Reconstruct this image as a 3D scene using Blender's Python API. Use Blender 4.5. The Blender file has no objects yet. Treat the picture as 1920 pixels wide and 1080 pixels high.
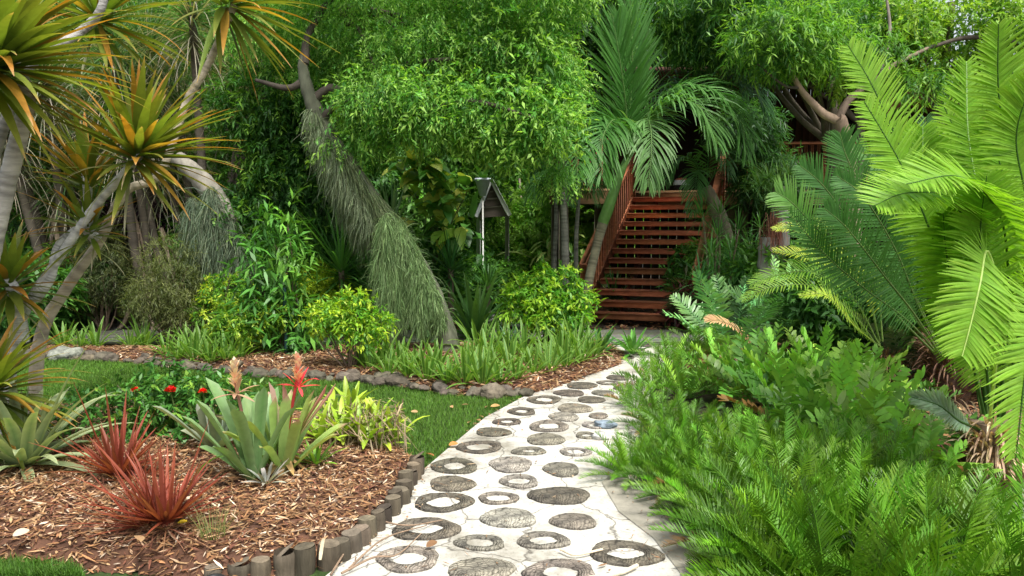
import bpy, math, random
import numpy as np
from mathutils import Vector
R = math.radians
rng = np.random.default_rng(7)
random.seed(7)
scene = bpy.context.scene
col = scene.collection

# ---------------------------------------------------------------- camera, world, sun, exposure
CAM_Z, PITCH, FPX = 1.6, R(4.98), 1400.0
cd = bpy.data.cameras.new('camera'); cam = bpy.data.objects.new('camera', cd); col.objects.link(cam)
cam.location = (0, 0, CAM_Z); cam.rotation_euler = (R(90) - PITCH, 0, 0)
cd.sensor_width = 36; cd.lens = FPX / 1920 * 36; cd.clip_end = 500; cd.clip_start = 0.05
scene.camera = cam
SUN_EL, SUN_AZ = R(60), R(150)           # azimuth clockwise from +Y
w = bpy.data.worlds.new('World'); scene.world = w; w.use_nodes = True
nt = w.node_tree; bg = nt.nodes['Background']
sk = nt.nodes.new('ShaderNodeTexSky'); sk.sky_type = 'NISHITA'; sk.sun_disc = False
sk.sun_elevation = SUN_EL; sk.sun_rotation = SUN_AZ; sk.dust_density = 4; sk.air_density = 1.2
hs = nt.nodes.new('ShaderNodeHueSaturation'); hs.inputs['Saturation'].default_value = .4
nt.links.new(sk.outputs[0], hs.inputs['Color']); nt.links.new(hs.outputs[0], bg.inputs[0])
bg.inputs[1].default_value = .15
sd = bpy.data.lights.new('sun', 'SUN'); sd.energy = 2.7; sd.angle = R(12); sd.color = (1, .975, .93)
so = bpy.data.objects.new('sun', sd); col.objects.link(so)
sv = Vector((math.sin(SUN_AZ) * math.cos(SUN_EL), math.cos(SUN_AZ) * math.cos(SUN_EL), math.sin(SUN_EL)))
so.rotation_euler = sv.to_track_quat('Z', 'Y').to_euler(); so.location = (0, 0, 30)
scene.view_settings.view_transform = 'Standard'; scene.view_settings.look = 'None'
scene.view_settings.exposure = 0.8; scene.view_settings.gamma = 1
scene.render.film_transparent = False
scene.render.engine = 'CYCLES'
scene.cycles.max_bounces = 7; scene.cycles.diffuse_bounces = 4; scene.cycles.transmission_bounces = 4
scene.cycles.glossy_bounces = 2

# ---------------------------------------------------------------- pixel <-> world
def ray(px, py):
    v = np.array([(px - 960) / FPX, 1.0, -(py - 540) / FPX])
    c, s = math.cos(PITCH), math.sin(PITCH)
    return np.array([v[0], v[1] * c + v[2] * s, -v[1] * s + v[2] * c])
def G(px, py, z=0.0):
    r = ray(px, py); k = (z - CAM_Z) / r[2]
    return np.array([r[0] * k, r[1] * k, z])
def P(px, py, Y):
    r = ray(px, py); k = Y / r[1]
    return np.array([r[0] * k, Y, CAM_Z + r[2] * k])
def PL(lst): return np.array([P(*q) for q in lst])

# ---------------------------------------------------------------- numpy helpers
def nz(v):
    return v / np.maximum(np.linalg.norm(v, axis=-1, keepdims=True), 1e-9)
UP = np.array([0., 0., 1.])
def rv(n): return nz(rng.normal(size=(n, 3)))
_k = np.random.default_rng(3).normal(size=(14, 3)); _ph = np.random.default_rng(4).uniform(0, 6.28, 14)
def noise(p, s=1.0):
    a = 0
    for i in range(14):
        f = s * (1 + .35 * i)
        a = a + np.sin((p @ _k[i]) * f + _ph[i]) / (1 + .25 * i)
    return a / 4.0
def A(c): return np.array(c, dtype=float)
def jit(c, n, v=.18, h=.06):
    c = np.broadcast_to(A(c), (n, 3)) * np.exp(rng.normal(0, v, (n, 1))) * np.exp(rng.normal(0, h, (n, 3)))
    return np.clip(c, 0, .95)
def mixc(a, b, t):
    t = np.asarray(t)[..., None]; return A(a) * (1 - t) + A(b) * t
def spline(pts, n):
    p = np.asarray(pts, float)
    if len(p) == 2: return p[0] + (p[1] - p[0]) * np.linspace(0, 1, n)[:, None]
    q = np.vstack([2 * p[0] - p[1], p, 2 * p[-1] - p[-2]]); m = len(p) - 1
    u = np.linspace(0, m - 1e-6, n); i = u.astype(int); t = (u - i)[:, None]
    a, b, c, d = q[i], q[i + 1], q[i + 2], q[i + 3]
    return .5 * (2 * b + (c - a) * t + (2 * a - 5 * b + 4 * c - d) * t * t + (3 * b - 3 * c + d - a) * t ** 3)

class MB:
    def __init__(s): s.V = []; s.F = []; s.C = []; s.n = 0
    def add(s, V, F, C):
        V = np.asarray(V, float).reshape(-1, 3); F = np.asarray(F, int)
        C = np.broadcast_to(A(C), V.shape)
        s.V.append(V); s.F.append(F + s.n); s.C.append(C); s.n += len(V)
    def mesh(s, name, mat, off=(0, 0, 0), smooth=False):
        V = np.vstack(s.V) - A(off); C = np.vstack(s.C)
        me = bpy.data.meshes.new(name)
        me.vertices.add(len(V)); me.vertices.foreach_set('co', V.astype(np.float32).ravel())
        li = np.concatenate([f.ravel() for f in s.F]); sz = np.concatenate([np.full(len(f), f.shape[1]) for f in s.F])
        me.loops.add(len(li)); me.loops.foreach_set('vertex_index', li.astype(np.int32))
        me.polygons.add(len(sz)); st = np.concatenate([[0], np.cumsum(sz)[:-1]])
        me.polygons.foreach_set('loop_start', st.astype(np.int32))
        if smooth: me.polygons.foreach_set('use_smooth', np.ones(len(sz), bool))
        me.update(calc_edges=True); 
        ca = me.color_attributes.new('Col', 'FLOAT_COLOR', 'POINT')
        ca.data.foreach_set('color', np.hstack([C, np.ones((len(C), 1))]).astype(np.float32).ravel())
        me.materials.append(mat)
        return me
    def obj(s, name, mat, parent=None, off=None, smooth=False):
        if off is None: off = WLOC.get(parent.name, (0, 0, 0)) if parent else (0, 0, 0)
        o = bpy.data.objects.new(name, s.mesh(name, mat, off, smooth)); col.objects.link(o)
        if parent: o.parent = parent; WLOC[o.name] = tuple(off)
        else: o.location = off; WLOC[o.name] = tuple(off)
        return o
WLOC = {}
def tag(o, label=None, cat=None, group=None, kind=None):
    if label: o['label'] = label
    if cat: o['category'] = cat
    if group: o['group'] = group
    if kind: o['kind'] = kind
    return o
def thing(name, label, cat, loc, group=None):
    o = bpy.data.objects.new(name, None); col.objects.link(o); o.location = tuple(loc); o.empty_display_size = .1
    WLOC[o.name] = tuple(loc); return tag(o, label, cat, group)
def copy_thing(o, loc, rz=0, sc=1., label=None, group=None):
    c = o.copy(); col.objects.link(c); c.location = tuple(loc); c.rotation_euler = (0, 0, rz)
    c.scale = (sc, sc, sc) if np.isscalar(sc) else sc
    if label: c['label'] = label
    if group: c['group'] = group
    for ch in o.children:
        d = ch.copy(); col.objects.link(d); d.parent = c
        for g in ch.children:
            e = g.copy(); col.objects.link(e); e.parent = d
    return c

# ---------------------------------------------------------------- shapes
PR = {
 'strap': lambda t: np.where(t < .12, .75 + 2 * t, 1.0) * np.clip((1 - t) / .45, 0, 1) ** .6,
 'lance': lambda t: np.clip(np.sin(np.pi * np.clip(t * .93 + .04, 0, 1)), 0, 1) ** .75,
 'oval': lambda t: np.clip(np.sin(np.pi * np.clip(t * .96 + .03, 0, 1)), 0, 1) ** .6,
 'heart': lambda t: np.clip(np.sin(np.pi * np.clip(t, .02, .99) ** .6), 0, 1) ** .8,
 'sword': lambda t: (1 - t) ** .7 * (.75 + .5 * t),
 'blade': lambda t: np.clip(np.where(t < .35, .5 + 1.45 * t, 1.0 - .0 * t), 0, 1) * np.clip((1 - t) / .6, 0, 1) ** .75,
 'needle': lambda t: 1.0 - .85 * t ** 3,
 'tank': lambda t: np.where(t > .8, np.sqrt(np.clip(1 - ((t - .8) / .2) ** 2, 0, 1)), .62 + .47 * t),
}
def blades(m, P0, D, L, W, droop=.5, nseg=5, prof='lance', fold=.25, roll=0., S0=None, c0=(.1, .2, .05), c1=None, ce=None,
           ctip=None, tipat=.85, wave=0., mode=1.0):
    N = len(P0); P0 = np.asarray(P0, float); D = nz(np.asarray(D, float))
    L = np.broadcast_to(A(L), (N,)); W = np.broadcast_to(A(W), (N,)); dr = np.broadcast_to(A(droop), (N,))
    if S0 is None:
        S = np.cross(D, UP); ln = np.linalg.norm(S, axis=1)
        bad = ln < .15; S[bad] += rv(int(bad.sum())) * .5; S = nz(S)
    else: S = nz(np.broadcast_to(A(S0), (N, 3)).copy())
    S = nz(S - D * np.sum(S * D, 1, keepdims=True))
    ro = np.broadcast_to(A(roll), (N,))[:, None]
    S = S * np.cos(ro) + np.cross(D, S) * np.sin(ro)
    k = 3 if (fold or ce is not None) else 2
    c0 = np.broadcast_to(A(c0), (N, 3)); c1 = c0 if c1 is None else np.broadcast_to(A(c1), (N, 3))
    V = np.zeros((N, nseg + 1, k, 3)); C = np.zeros((N, nseg + 1, k, 3))
    p = P0.copy(); d = D.copy(); f = PR[prof]; wv = rng.uniform(0, 6.28, N)
    for j in range(nseg + 1):
        t = j / nseg; S = nz(S - d * np.sum(S * d, 1, keepdims=True)); n = np.cross(S, d)
        ww = (W * .5 * max(float(f(np.float64(t))), .03))[:, None]
        cc = c0 * (1 - t) + c1 * t
        if ctip is not None and t >= tipat: cc = np.broadcast_to(A(ctip), (N, 3))
        off = n * (wave * L * np.sin(wv + t * 9))[:, None] if wave else 0
        q = p + off
        if k == 3:
            V[:, j, 0] = q - S * ww + n * ww * fold; V[:, j, 1] = q; V[:, j, 2] = q + S * ww + n * ww * fold
            C[:, j, 1] = cc; e = cc if ce is None else np.broadcast_to(A(ce), (N, 3))
            C[:, j, 0] = e; C[:, j, 2] = e
        else:
            V[:, j, 0] = q - S * ww; V[:, j, 1] = q + S * ww; C[:, j] = cc[:, None]
        if j < nseg:
            p = p + d * (L / nseg)[:, None]
            d = nz(d - UP * (dr * (1.6 * (t + .5 / nseg) ** mode + .2) / nseg)[:, None])
    b = (np.arange(N) * (nseg + 1) * k)[:, None, None]; jj = (np.arange(nseg) * k)[None, :, None]; kk = np.arange(k - 1)[None, None, :]
    i0 = (b + jj + kk).reshape(-1)
    m.add(V.reshape(-1, 3), np.stack([i0, i0 + 1, i0 + 1 + k, i0 + k], 1), C.reshape(-1, 3))

def frame(ax):
    ax = nz(A(ax)); a = np.cross(ax, UP if abs(ax[2]) < .95 else A([1, 0, 0])); a = nz(a); return ax, a, np.cross(ax, a)
def rosette(m, root, ax, n, L, W, a0=5, a1=100, droop=.6, col0=(.1, .2, .05), col1=None, old=None, jl=.12, rr=.02, hh=.0, **kw):
    ax, u, v = frame(ax); g = np.arange(n) * 2.39996 + rng.uniform(0, 6); s = (np.arange(n) + .5) / n
    th = np.radians(a0 + (a1 - a0) * s ** .85 + rng.normal(0, 5, n))
    D = ax * np.cos(th)[:, None] + (u * np.cos(g)[:, None] + v * np.sin(g)[:, None]) * np.sin(th)[:, None]
    O = A(root) + (u * np.cos(g)[:, None] + v * np.sin(g)[:, None]) * rr - ax * (hh * s)[:, None]
    c0 = jit(col0, n); c1 = jit(col1 if col1 is not None else col0, n)
    if old is not None:
        k = np.clip((s - .55) / .45, 0, 1)[:, None] * (rng.uniform(size=(n, 1)) > .3)
        c1 = c1 * (1 - k) + A(old) * k; c0 = c0 * (1 - k * .6) + A(old) * k * .6
    LL = L * (.72 + .28 * np.sin(np.pi * np.clip(s * .8 + .15, 0, 1))) * np.exp(rng.normal(0, jl, n))
    blades(m, O, D, LL, W * np.exp(rng.normal(0, .1, n)), droop=droop * np.exp(rng.normal(0, .35, n)), c0=c0, c1=c1, **kw)

def tube(m, pts, rad, ns=10, c=(.3, .25, .2), n=None, bump=0., ring=0., bs=6., cap=True):
    pts = np.asarray(pts, float); rad = np.broadcast_to(A(rad), (len(pts),)) if np.ndim(rad) == 0 or len(rad) == len(pts) else np.interp(np.linspace(0, 1, len(pts)), np.linspace(0, 1, len(rad)), rad)
    n = n or max(2, int(len(pts) * 4)); 
    if len(pts) == 2: n = max(n, 4)
    c3 = spline(pts, n); r = np.interp(np.linspace(0, 1, n), np.linspace(0, 1, len(rad)), rad)
    T = nz(np.gradient(c3, axis=0)); a = np.cross(T[0], A([.3, .2, 1]) if abs(T[0][2]) < .9 else A([1, .1, 0])); a = nz(a)
    V = np.zeros((n, ns, 3)); ph = np.linspace(0, 2 * np.pi, ns, endpoint=False)
    for i in range(n):
        a = nz(a - T[i] * (a @ T[i])); b = np.cross(T[i], a)
        V[i] = c3[i] + r[i] * (np.cos(ph)[:, None] * a + np.sin(ph)[:, None] * b)
    Vf = V.reshape(-1, 3); ctr = np.repeat(c3, ns, 0); rr = np.repeat(r, ns)
    if bump: Vf = ctr + (Vf - ctr) * (1 + bump * noise(Vf * np.array([1, 1, .5]), bs / .3)[:, None])
    if ring:
        q = np.repeat(np.arange(n) % 2, ns); Vf = ctr + (Vf - ctr) * (1 + ring * q[:, None])
    i = (np.arange(n - 1)[:, None] * ns + np.arange(ns)[None]); j = (np.arange(n - 1)[:, None] * ns + (np.arange(ns)[None] + 1) % ns)
    F = np.stack([i, j, j + ns, i + ns], -1).reshape(-1, 4)
    cc = A(c)
    if cc.ndim == 1: cc = np.broadcast_to(cc, Vf.shape) * (1 + .18 * noise(Vf, 9)[:, None])
    if ring: cc = cc * (1 - .4 * (np.repeat((np.arange(n) * 7 + (np.arange(n) % 5) * 3) % 4 == 0, ns))[:, None])
    m.add(Vf, F, np.clip(cc, 0, 1))
    if cap:
        m.add(Vf[-ns:], np.arange(ns)[None], cc[-ns:]); m.add(Vf[:ns], np.arange(ns)[::-1][None], cc[:ns])

def box(m, c, s, rz=0., c3=(.5, .5, .5), tilt=None, bev=.0):
    s = A(s) / 2; x, y, z = s; b = min(bev, x * .9, y * .9, z * .9)
    if b:
        V = []; 
        for sx in (-1, 1):
            for sy in (-1, 1):
                for sz in (-1, 1):
                    V += [(sx * x, sy * (y - b), sz * (z - b)), (sx * (x - b), sy * y, sz * (z - b)), (sx * (x - b), sy * (y - b), sz * z)]
        V = A(V); ix = lambda a, bb, cc: (a * 4 + bb * 2 + cc) * 3
        F4 = []; F3 = []
        for q in (0, 1):
            F4.append([ix(q, 0, 0), ix(q, 1, 0), ix(q, 1, 1), ix(q, 0, 1)][::(1 if q else -1)])
            F4.append([ix(0, q, 0) + 1, ix(0, q, 1) + 1, ix(1, q, 1) + 1, ix(1, q, 0) + 1][::(1 if q else -1)])
            F4.append([ix(0, 0, q) + 2, ix(1, 0, q) + 2, ix(1, 1, q) + 2, ix(0, 1, q) + 2][::(1 if q else -1)])
        for a in (0, 1):
            for bb in (0, 1):
                F4.append([ix(0, a, bb) + 1, ix(0, a, bb) + 2, ix(1, a, bb) + 2, ix(1, a, bb) + 1])
                F4.append([ix(a, 0, bb) + 0, ix(a, 0, bb) + 2, ix(a, 1, bb) + 2, ix(a, 1, bb) + 0])
                F4.append([ix(a, bb, 0) + 0, ix(a, bb, 0) + 1, ix(a, bb, 1) + 1, ix(a, bb, 1) + 0])
                for cc in (0, 1): i = ix(a, bb, cc); F3.append([i, i + 1, i + 2])
    else:
        V = A([(sx * x, sy * y, sz * z) for sx in (-1, 1) for sy in (-1, 1) for sz in (-1, 1)])
        F4 = [[0, 1, 3, 2], [4, 6, 7, 5], [0, 4, 5, 1], [2, 3, 7, 6], [0, 2, 6, 4], [1, 5, 7, 3]]; F3 = []
    if tilt is not None:
        a = tilt; V = np.stack([V[:, 0], V[:, 1] * math.cos(a) - V[:, 2] * math.sin(a), V[:, 1] * math.sin(a) + V[:, 2] * math.cos(a)], 1)
    cs, sn = math.cos(rz), math.sin(rz)
    V = np.stack([V[:, 0] * cs - V[:, 1] * sn, V[:, 0] * sn + V[:, 1] * cs, V[:, 2]], 1) + A(c)
    if F3:
        m.add(V, F4, c3); n = m.n - len(V); m.F.append(np.array(F3) + n)
    else: m.add(V, F4, c3)
def beam(m, a, b, w, h, c3=(.5, .5, .5), bev=.006):
    """box from point a to b, width w sideways, height h upwards"""
    a = A(a); b = A(b); d = b - a; L = np.linalg.norm(d); T = d / L; S = nz(np.cross(T, UP if abs(T[2]) < .98 else A([0, 1, 0]))); N = np.cross(S, T)
    t = MB(); box(t, (0, 0, 0), (w, L, h), bev=bev, c3=c3); V = t.V[0]
    V = (a + b) / 2 + V[:, :1] * S + V[:, 1:2] * T + V[:, 2:] * N
    off = m.n; m.V.append(V); m.C.append(t.C[0]); m.n += len(V)
    for f in t.F: m.F.append(f + off)

def frond(m, pts, nl, ll, lw, a0=70, a1=25, lift=.25, ldroop=.3, c0=(.1, .3, .03), c1=None, rc=None, rr=.008, face=None, start=.12,
          nseg=3, prof='lance', fold=.0, jitt=.06, roll=.0, lprof=None, n=28, flip=None):
    cpts = spline(pts, n); T = nz(np.gradient(cpts, axis=0)); face = UP if face is None else A(face)
    s = np.linspace(start, .995, nl); u = s * (n - 1); i = np.minimum(u.astype(int), n - 2); f = (u - i)[:, None]
    pos = cpts[i] * (1 - f) + cpts[i + 1] * f; t = nz(T[i] * (1 - f) + T[i + 1] * f)
    fc = np.broadcast_to(face, t.shape); side = np.cross(t, fc); side = nz(side); nn = np.cross(side, t)
    lp = (lambda q: np.clip(np.sin(np.pi * (q * .9 + .08)), 0, 1) ** .55) if lprof is None else lprof
    q = (s - start) / (1 - start); an = np.radians(a0 + (a1 - a0) * q)[:, None]
    for sg in (-1, 1):
        k = np.exp(rng.normal(0, jitt * .6, (nl, 1)))
        D = side * sg * np.sin(an) + t * np.cos(an) + nn * lift + rng.normal(0, jitt, (nl, 3))
        cc0 = jit(c0, nl, .08, .03); cc1 = jit(c1 if c1 is not None else c0, nl, .08, .03)
        blades(m, pos + side * sg * rr * .5, D, ll * lp(q) * k[:, 0], lw * (.55 + .45 * lp(q)), droop=ldroop, nseg=nseg, prof=prof, fold=fold,
               S0=t, roll=roll * sg + rng.normal(0, .1, nl), c0=cc0, c1=cc1)
    tube(m, cpts, np.linspace(rr, rr * .25, n), ns=5, c=np.repeat(np.broadcast_to(A(rc if rc is not None else c0), (n, 3)), 5, 0), n=n, cap=False)

def crown(m, blobs, ntw, nl, ll, lw, cols, tw=.25, droop=.3, shell=.45, gap=-.35, gs=1.2, flat=.5, new=None, newp=.25, spread=.8):
    """blobs: (x,y,z,rx,ry,rz) list; sprays of leaves on twigs"""
    B = A(blobs); wgt = (B[:, 3] * B[:, 4] * B[:, 5]) ** .7; wgt /= wgt.sum()
    n2 = int(ntw * 1.8); k = rng.choice(len(B), n2, p=wgt); d = rv(n2)
    r = (shell ** 3 + (1 - shell ** 3) * rng.uniform(size=n2)) ** (1 / 3)
    p = B[k, :3] + d * B[k, 3:] * r[:, None] * (1 + .18 * noise(d * 2 + B[k, :3], 2.2)[:, None])
    keep = (noise(p, gs) + rng.normal(0, .25, n2)) > gap; p = p[keep][:ntw]; d = d[keep][:ntw]; N = len(p)
    td = nz(d * .6 + rv(N) * .55 - UP * droop); cl = noise(p, gs * 1.7)
    ci = np.clip(((cl + rng.normal(0, .35, N)) * .5 + .5) * len(cols), 0, len(cols) - 1e-3).astype(int)
    tc = A(cols)[ci] * np.exp(rng.normal(0, .15, (N, 1)))
    isnew = rng.uniform(size=N) < newp
    s = (np.arange(nl) + .5) / nl; bend = -UP * .25
    pos = p[:, None] + td[:, None] * (s * tw)[None, :, None] + bend * (s ** 2 * tw)[None, :, None]
    ex = rv(N * nl).reshape(N, nl, 3)
    ld = nz(td[:, None] * .55 + ex * spread - UP * droop * .6)
    up = nz(UP * 1.0 + rv(N * nl).reshape(N, nl, 3) * flat + d[:, None] * .4)
    c = tc[:, None] * np.exp(rng.normal(0, .14, (N, nl, 1)))
    if new is not None:
        f = (isnew[:, None] * s[None] ** .7)[..., None]; c = c * (1 - f) + A(new) * f * np.exp(rng.normal(0, .1, (N, nl, 1)))
    pos = pos.reshape(-1, 3); ld = ld.reshape(-1, 3); up = up.reshape(-1, 3); c = c.reshape(-1, 3); M_ = len(pos)
    S = nz(np.cross(ld, up)); nn = np.cross(S, ld); L = ll * np.exp(rng.normal(0, .2, M_))[:, None]; W = lw * np.exp(rng.normal(0, .15, M_))[:, None]
    V = np.zeros((M_, 4, 3)); V[:, 0] = pos; V[:, 1] = pos + ld * L * .45 - S * W * .5 + nn * W * .15
    V[:, 2] = pos + ld * L - UP * L * .12; V[:, 3] = pos + ld * L * .45 + S * W * .5 + nn * W * .15
    i = np.arange(M_) * 4
    m.add(V.reshape(-1, 3), np.stack([i, i + 1, i + 2, i + 3], 1), np.clip(np.repeat(c, 4, 0), 0, .9))
    return p, td

def branches(m, root, targets, r0, c, n=10, r1=.008, sag=.1):
    for t in targets:
        a = A(root); b = A(t); L = np.linalg.norm(b - a); mid = (a + b) / 2 + rv(1)[0] * L * .12 + UP * L * sag
        tube(m, [a, a * .6 + mid * .4 + rv(1)[0] * L * .04, mid, b], np.linspace(r0, r1, 4), ns=6, c=c, n=n, cap=False)

def rock_mesh(m, c, s, seed, col0):
    import bmesh
    bm = bmesh.new(); bmesh.ops.create_icosphere(bm, subdivisions=3, radius=1)
    V = A([v.co[:] for v in bm.verts]); F = np.array([[v.index for v in f.verts] for f in bm.faces]); bm.free()
    o = A([seed * 7.1, seed * 3.3, seed * 1.7]); r = 1 + .25 * noise(V + o, 1.1) + .2 * noise(V + o, 2.6) - .25 * np.abs(noise(V + o, 4.0)) 
    V = V * r[:, None]; V[:, 2] = np.maximum(V[:, 2], -.5); V = V * A(s)
    cc = jit(col0, 1, .12, .04) * (1 + .25 * noise(V * 8 + o, 2.)[:, None]) 
    m.add(V + A(c), F, np.clip(cc, .02, .8))

def sdist(pts, poly):
    p = np.asarray(pts)[:, :2]; q = np.asarray(poly)[:, :2]; a = q; b = np.roll(q, -1, 0); dm = np.full(len(p), 1e9); ins = np.zeros(len(p), bool)
    for i in range(len(q)):
        e = b[i] - a[i]; w_ = p - a[i]; t = np.clip((w_ @ e) / (e @ e), 0, 1); dm = np.minimum(dm, np.linalg.norm(w_ - t[:, None] * e, axis=1))
        c = (a[i, 1] > p[:, 1]) != (b[i, 1] > p[:, 1])
        ins ^= c & (p[:, 0] < (b[i, 0] - a[i, 0]) * (p[:, 1] - a[i, 1]) / (b[i, 1] - a[i, 1] + 1e-12) + a[i, 0])
    return np.where(ins, dm, -dm)
def sample_in(poly, n, pad=0.):
    q = np.asarray(poly)[:, :2]; lo, hi = q.min(0), q.max(0); out = np.zeros((0, 2))
    while len(out) < n:
        p = rng.uniform(lo, hi, (n * 2, 2)); out = np.vstack([out, p[sdist(p, q) > pad]])
    return out[:n]
def sheet(m, poly, z, res, c, hf=None):
    q = np.asarray(poly)[:, :2]; lo, hi = q.min(0) - res, q.max(0) + res
    xs = np.arange(lo[0], hi[0] + res, res); ys = np.arange(lo[1], hi[1] + res, res); X, Y = np.meshgrid(xs, ys); pts = np.stack([X.ravel(), Y.ravel()], 1)
    d = sdist(pts, q)
    o_ = (d < 0) & (d > -res * .7); e_ = 1e-3; gx = (sdist(pts + A([e_, 0]), q) - d) / e_; gy = (sdist(pts + A([0, e_]), q) - d) / e_
    pts = pts - (np.stack([gx, gy], 1) * d[:, None]) * o_[:, None]; d0 = d; d = np.where(o_, 0, d)
    Z = z + (hf(pts, d) if hf else 0 * d)
    V = np.column_stack([pts, Z]); nx = len(xs); i = (np.arange(len(ys) - 1)[:, None] * nx + np.arange(nx - 1)[None]).ravel()
    F = np.stack([i, i + 1, i + nx + 1, i + nx], 1); ok = (d0[F] > -res * .7).all(1) & (d0[F].max(1) > 0); F = F[ok]
    us = np.unique(F); mp = np.full(len(V), -1); mp[us] = np.arange(len(us))
    m.add(V[us], mp[F], c)

# ---------------------------------------------------------------- materials
def newmat(name):
    m = bpy.data.materials.new(name); m.use_nodes = True; n = m.node_tree; return m, n, n.nodes, n.links, n.nodes['Principled BSDF']
def leaf_mat(name, rough=.48, tr=.38, spec=.35, gain=1.0):
    m, n, N, Lk, b = newmat(name); at = N.new('ShaderNodeAttribute'); at.attribute_name = 'Col'
    no = N.new('ShaderNodeTexNoise'); no.inputs['Scale'].default_value = 25; no.inputs['Detail'].default_value = 3
    g = N.new('ShaderNodeNewGeometry'); Lk.new(g.outputs['Position'], no.inputs['Vector'])
    mr = N.new('ShaderNodeMapRange'); mr.inputs['To Min'].default_value = .72 * gain; mr.inputs['To Max'].default_value = 1.28 * gain
    Lk.new(no.outputs[0], mr.inputs['Value'])
    mx = N.new('ShaderNodeVectorMath'); mx.operation = 'SCALE'; Lk.new(at.outputs['Color'], mx.inputs[0]); Lk.new(mr.outputs[0], mx.inputs['Scale'])
    Lk.new(mx.outputs[0], b.inputs['Base Color']); b.inputs['Roughness'].default_value = rough; b.inputs['Specular IOR Level'].default_value = spec
    t = N.new('ShaderNodeBsdfTranslucent'); h = N.new('ShaderNodeVectorMath'); h.operation = 'MULTIPLY'; h.inputs[1].default_value = (1.5, 1.6, .6)
    Lk.new(mx.outputs[0], h.inputs[0]); Lk.new(h.outputs[0], t.inputs['Color'])
    ms = N.new('ShaderNodeMixShader'); ms.inputs[0].default_value = tr; Lk.new(b.outputs[0], ms.inputs[1]); Lk.new(t.outputs[0], ms.inputs[2])
    Lk.new(ms.outputs[0], N['Material Output'].inputs['Surface']); return m
def solid_mat(name, rough=.8, sc=12., amp=.45, bump=.4, bsc=None, stretch=(1, 1, 1), spec=.3, vor=False, obj=False, metal=0):
    m, n, N, Lk, b = newmat(name); at = N.new('ShaderNodeAttribute'); at.attribute_name = 'Col'
    tc = N.new('ShaderNodeTexCoord'); mp = N.new('ShaderNodeMapping'); mp.inputs['Scale'].default_value = stretch
    g = N.new('ShaderNodeNewGeometry'); Lk.new(tc.outputs['Object'] if obj else g.outputs['Position'], mp.inputs[0])
    no = N.new('ShaderNodeTexNoise'); no.inputs['Scale'].default_value = sc; no.inputs['Detail'].default_value = 8; no.inputs['Roughness'].default_value = .65
    Lk.new(mp.outputs[0], no.inputs['Vector'])
    mr = N.new('ShaderNodeMapRange'); mr.inputs['From Min'].default_value = .3; mr.inputs['From Max'].default_value = .7
    mr.inputs['To Min'].default_value = 1 - amp; mr.inputs['To Max'].default_value = 1 + amp; Lk.new(no.outputs[0], mr.inputs['Value'])
    mx = N.new('ShaderNodeVectorMath'); mx.operation = 'SCALE'; Lk.new(at.outputs['Color'], mx.inputs[0]); Lk.new(mr.outputs[0], mx.inputs['Scale'])
    Lk.new(mx.outputs[0], b.inputs['Base Color']); b.inputs['Roughness'].default_value = rough; b.inputs['Specular IOR Level'].default_value = spec
    b.inputs['Metallic'].default_value = metal
    bp = N.new('ShaderNodeBump'); bp.inputs['Strength'].default_value = bump; bp.inputs['Distance'].default_value = .01
    if vor:
        vo = N.new('ShaderNodeTexVoronoi'); vo.inputs['Scale'].default_value = bsc or sc * 2; Lk.new(mp.outputs[0], vo.inputs['Vector']); Lk.new(vo.outputs[0], bp.inputs['Height'])
    else:
        n2 = N.new('ShaderNodeTexNoise'); n2.inputs['Scale'].default_value = bsc or sc * 2; n2.inputs['Detail'].default_value = 6; Lk.new(mp.outputs[0], n2.inputs['Vector']); Lk.new(n2.outputs[0], bp.inputs['Height'])
    Lk.new(bp.outputs[0], b.inputs['Normal']); return m
LEAF = leaf_mat('leaf'); GLOSS = leaf_mat('glossy_leaf', .40, .22, .4); DRY = leaf_mat('dry_leaf', .7, .2, .2); MOSS = leaf_mat('moss_fibre', .9, .25, .1)
BARK = solid_mat('bark', .9, 9, .4, .8, 30, (1, 1, .35)); RINGBARK = solid_mat('ringed_bark', .85, 14, .3, .7, 60, (.4, .4, 2.2))
WOODRED = solid_mat('red_stained_wood', .5, 6, .35, .3, 40, (1, 1, 3), spec=.4); WOODGREY = solid_mat('weathered_wood', .85, 5, .3, .5, 30, (.25, 4, 4))
PAINT = solid_mat('paint', .5, 5, .12, .1); SOIL = solid_mat('soil', .95, 8, .6, .9, 30); MULCH = solid_mat('mulch_chip', .85, 30, .3, .3)
ROCK = solid_mat('limestone', .9, 14, .5, 1.0, 28, vor=True); GLASSY = solid_mat('glossy_dark', .15, 5, .1, .05, spec=.7)
STAKE = solid_mat('stake_wood', .9, 7, .45, .9, 25, (2.5, 2.5, .25)); DARKWOOD = solid_mat('dark_boards', .8, 6, .35, .3, 20, (6, 6, .3))
FERN = leaf_mat('fern_leaf', .45, .18, .4); GRASS = leaf_mat('grass_blade', .6, .25, .3); PATHM = None
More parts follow.
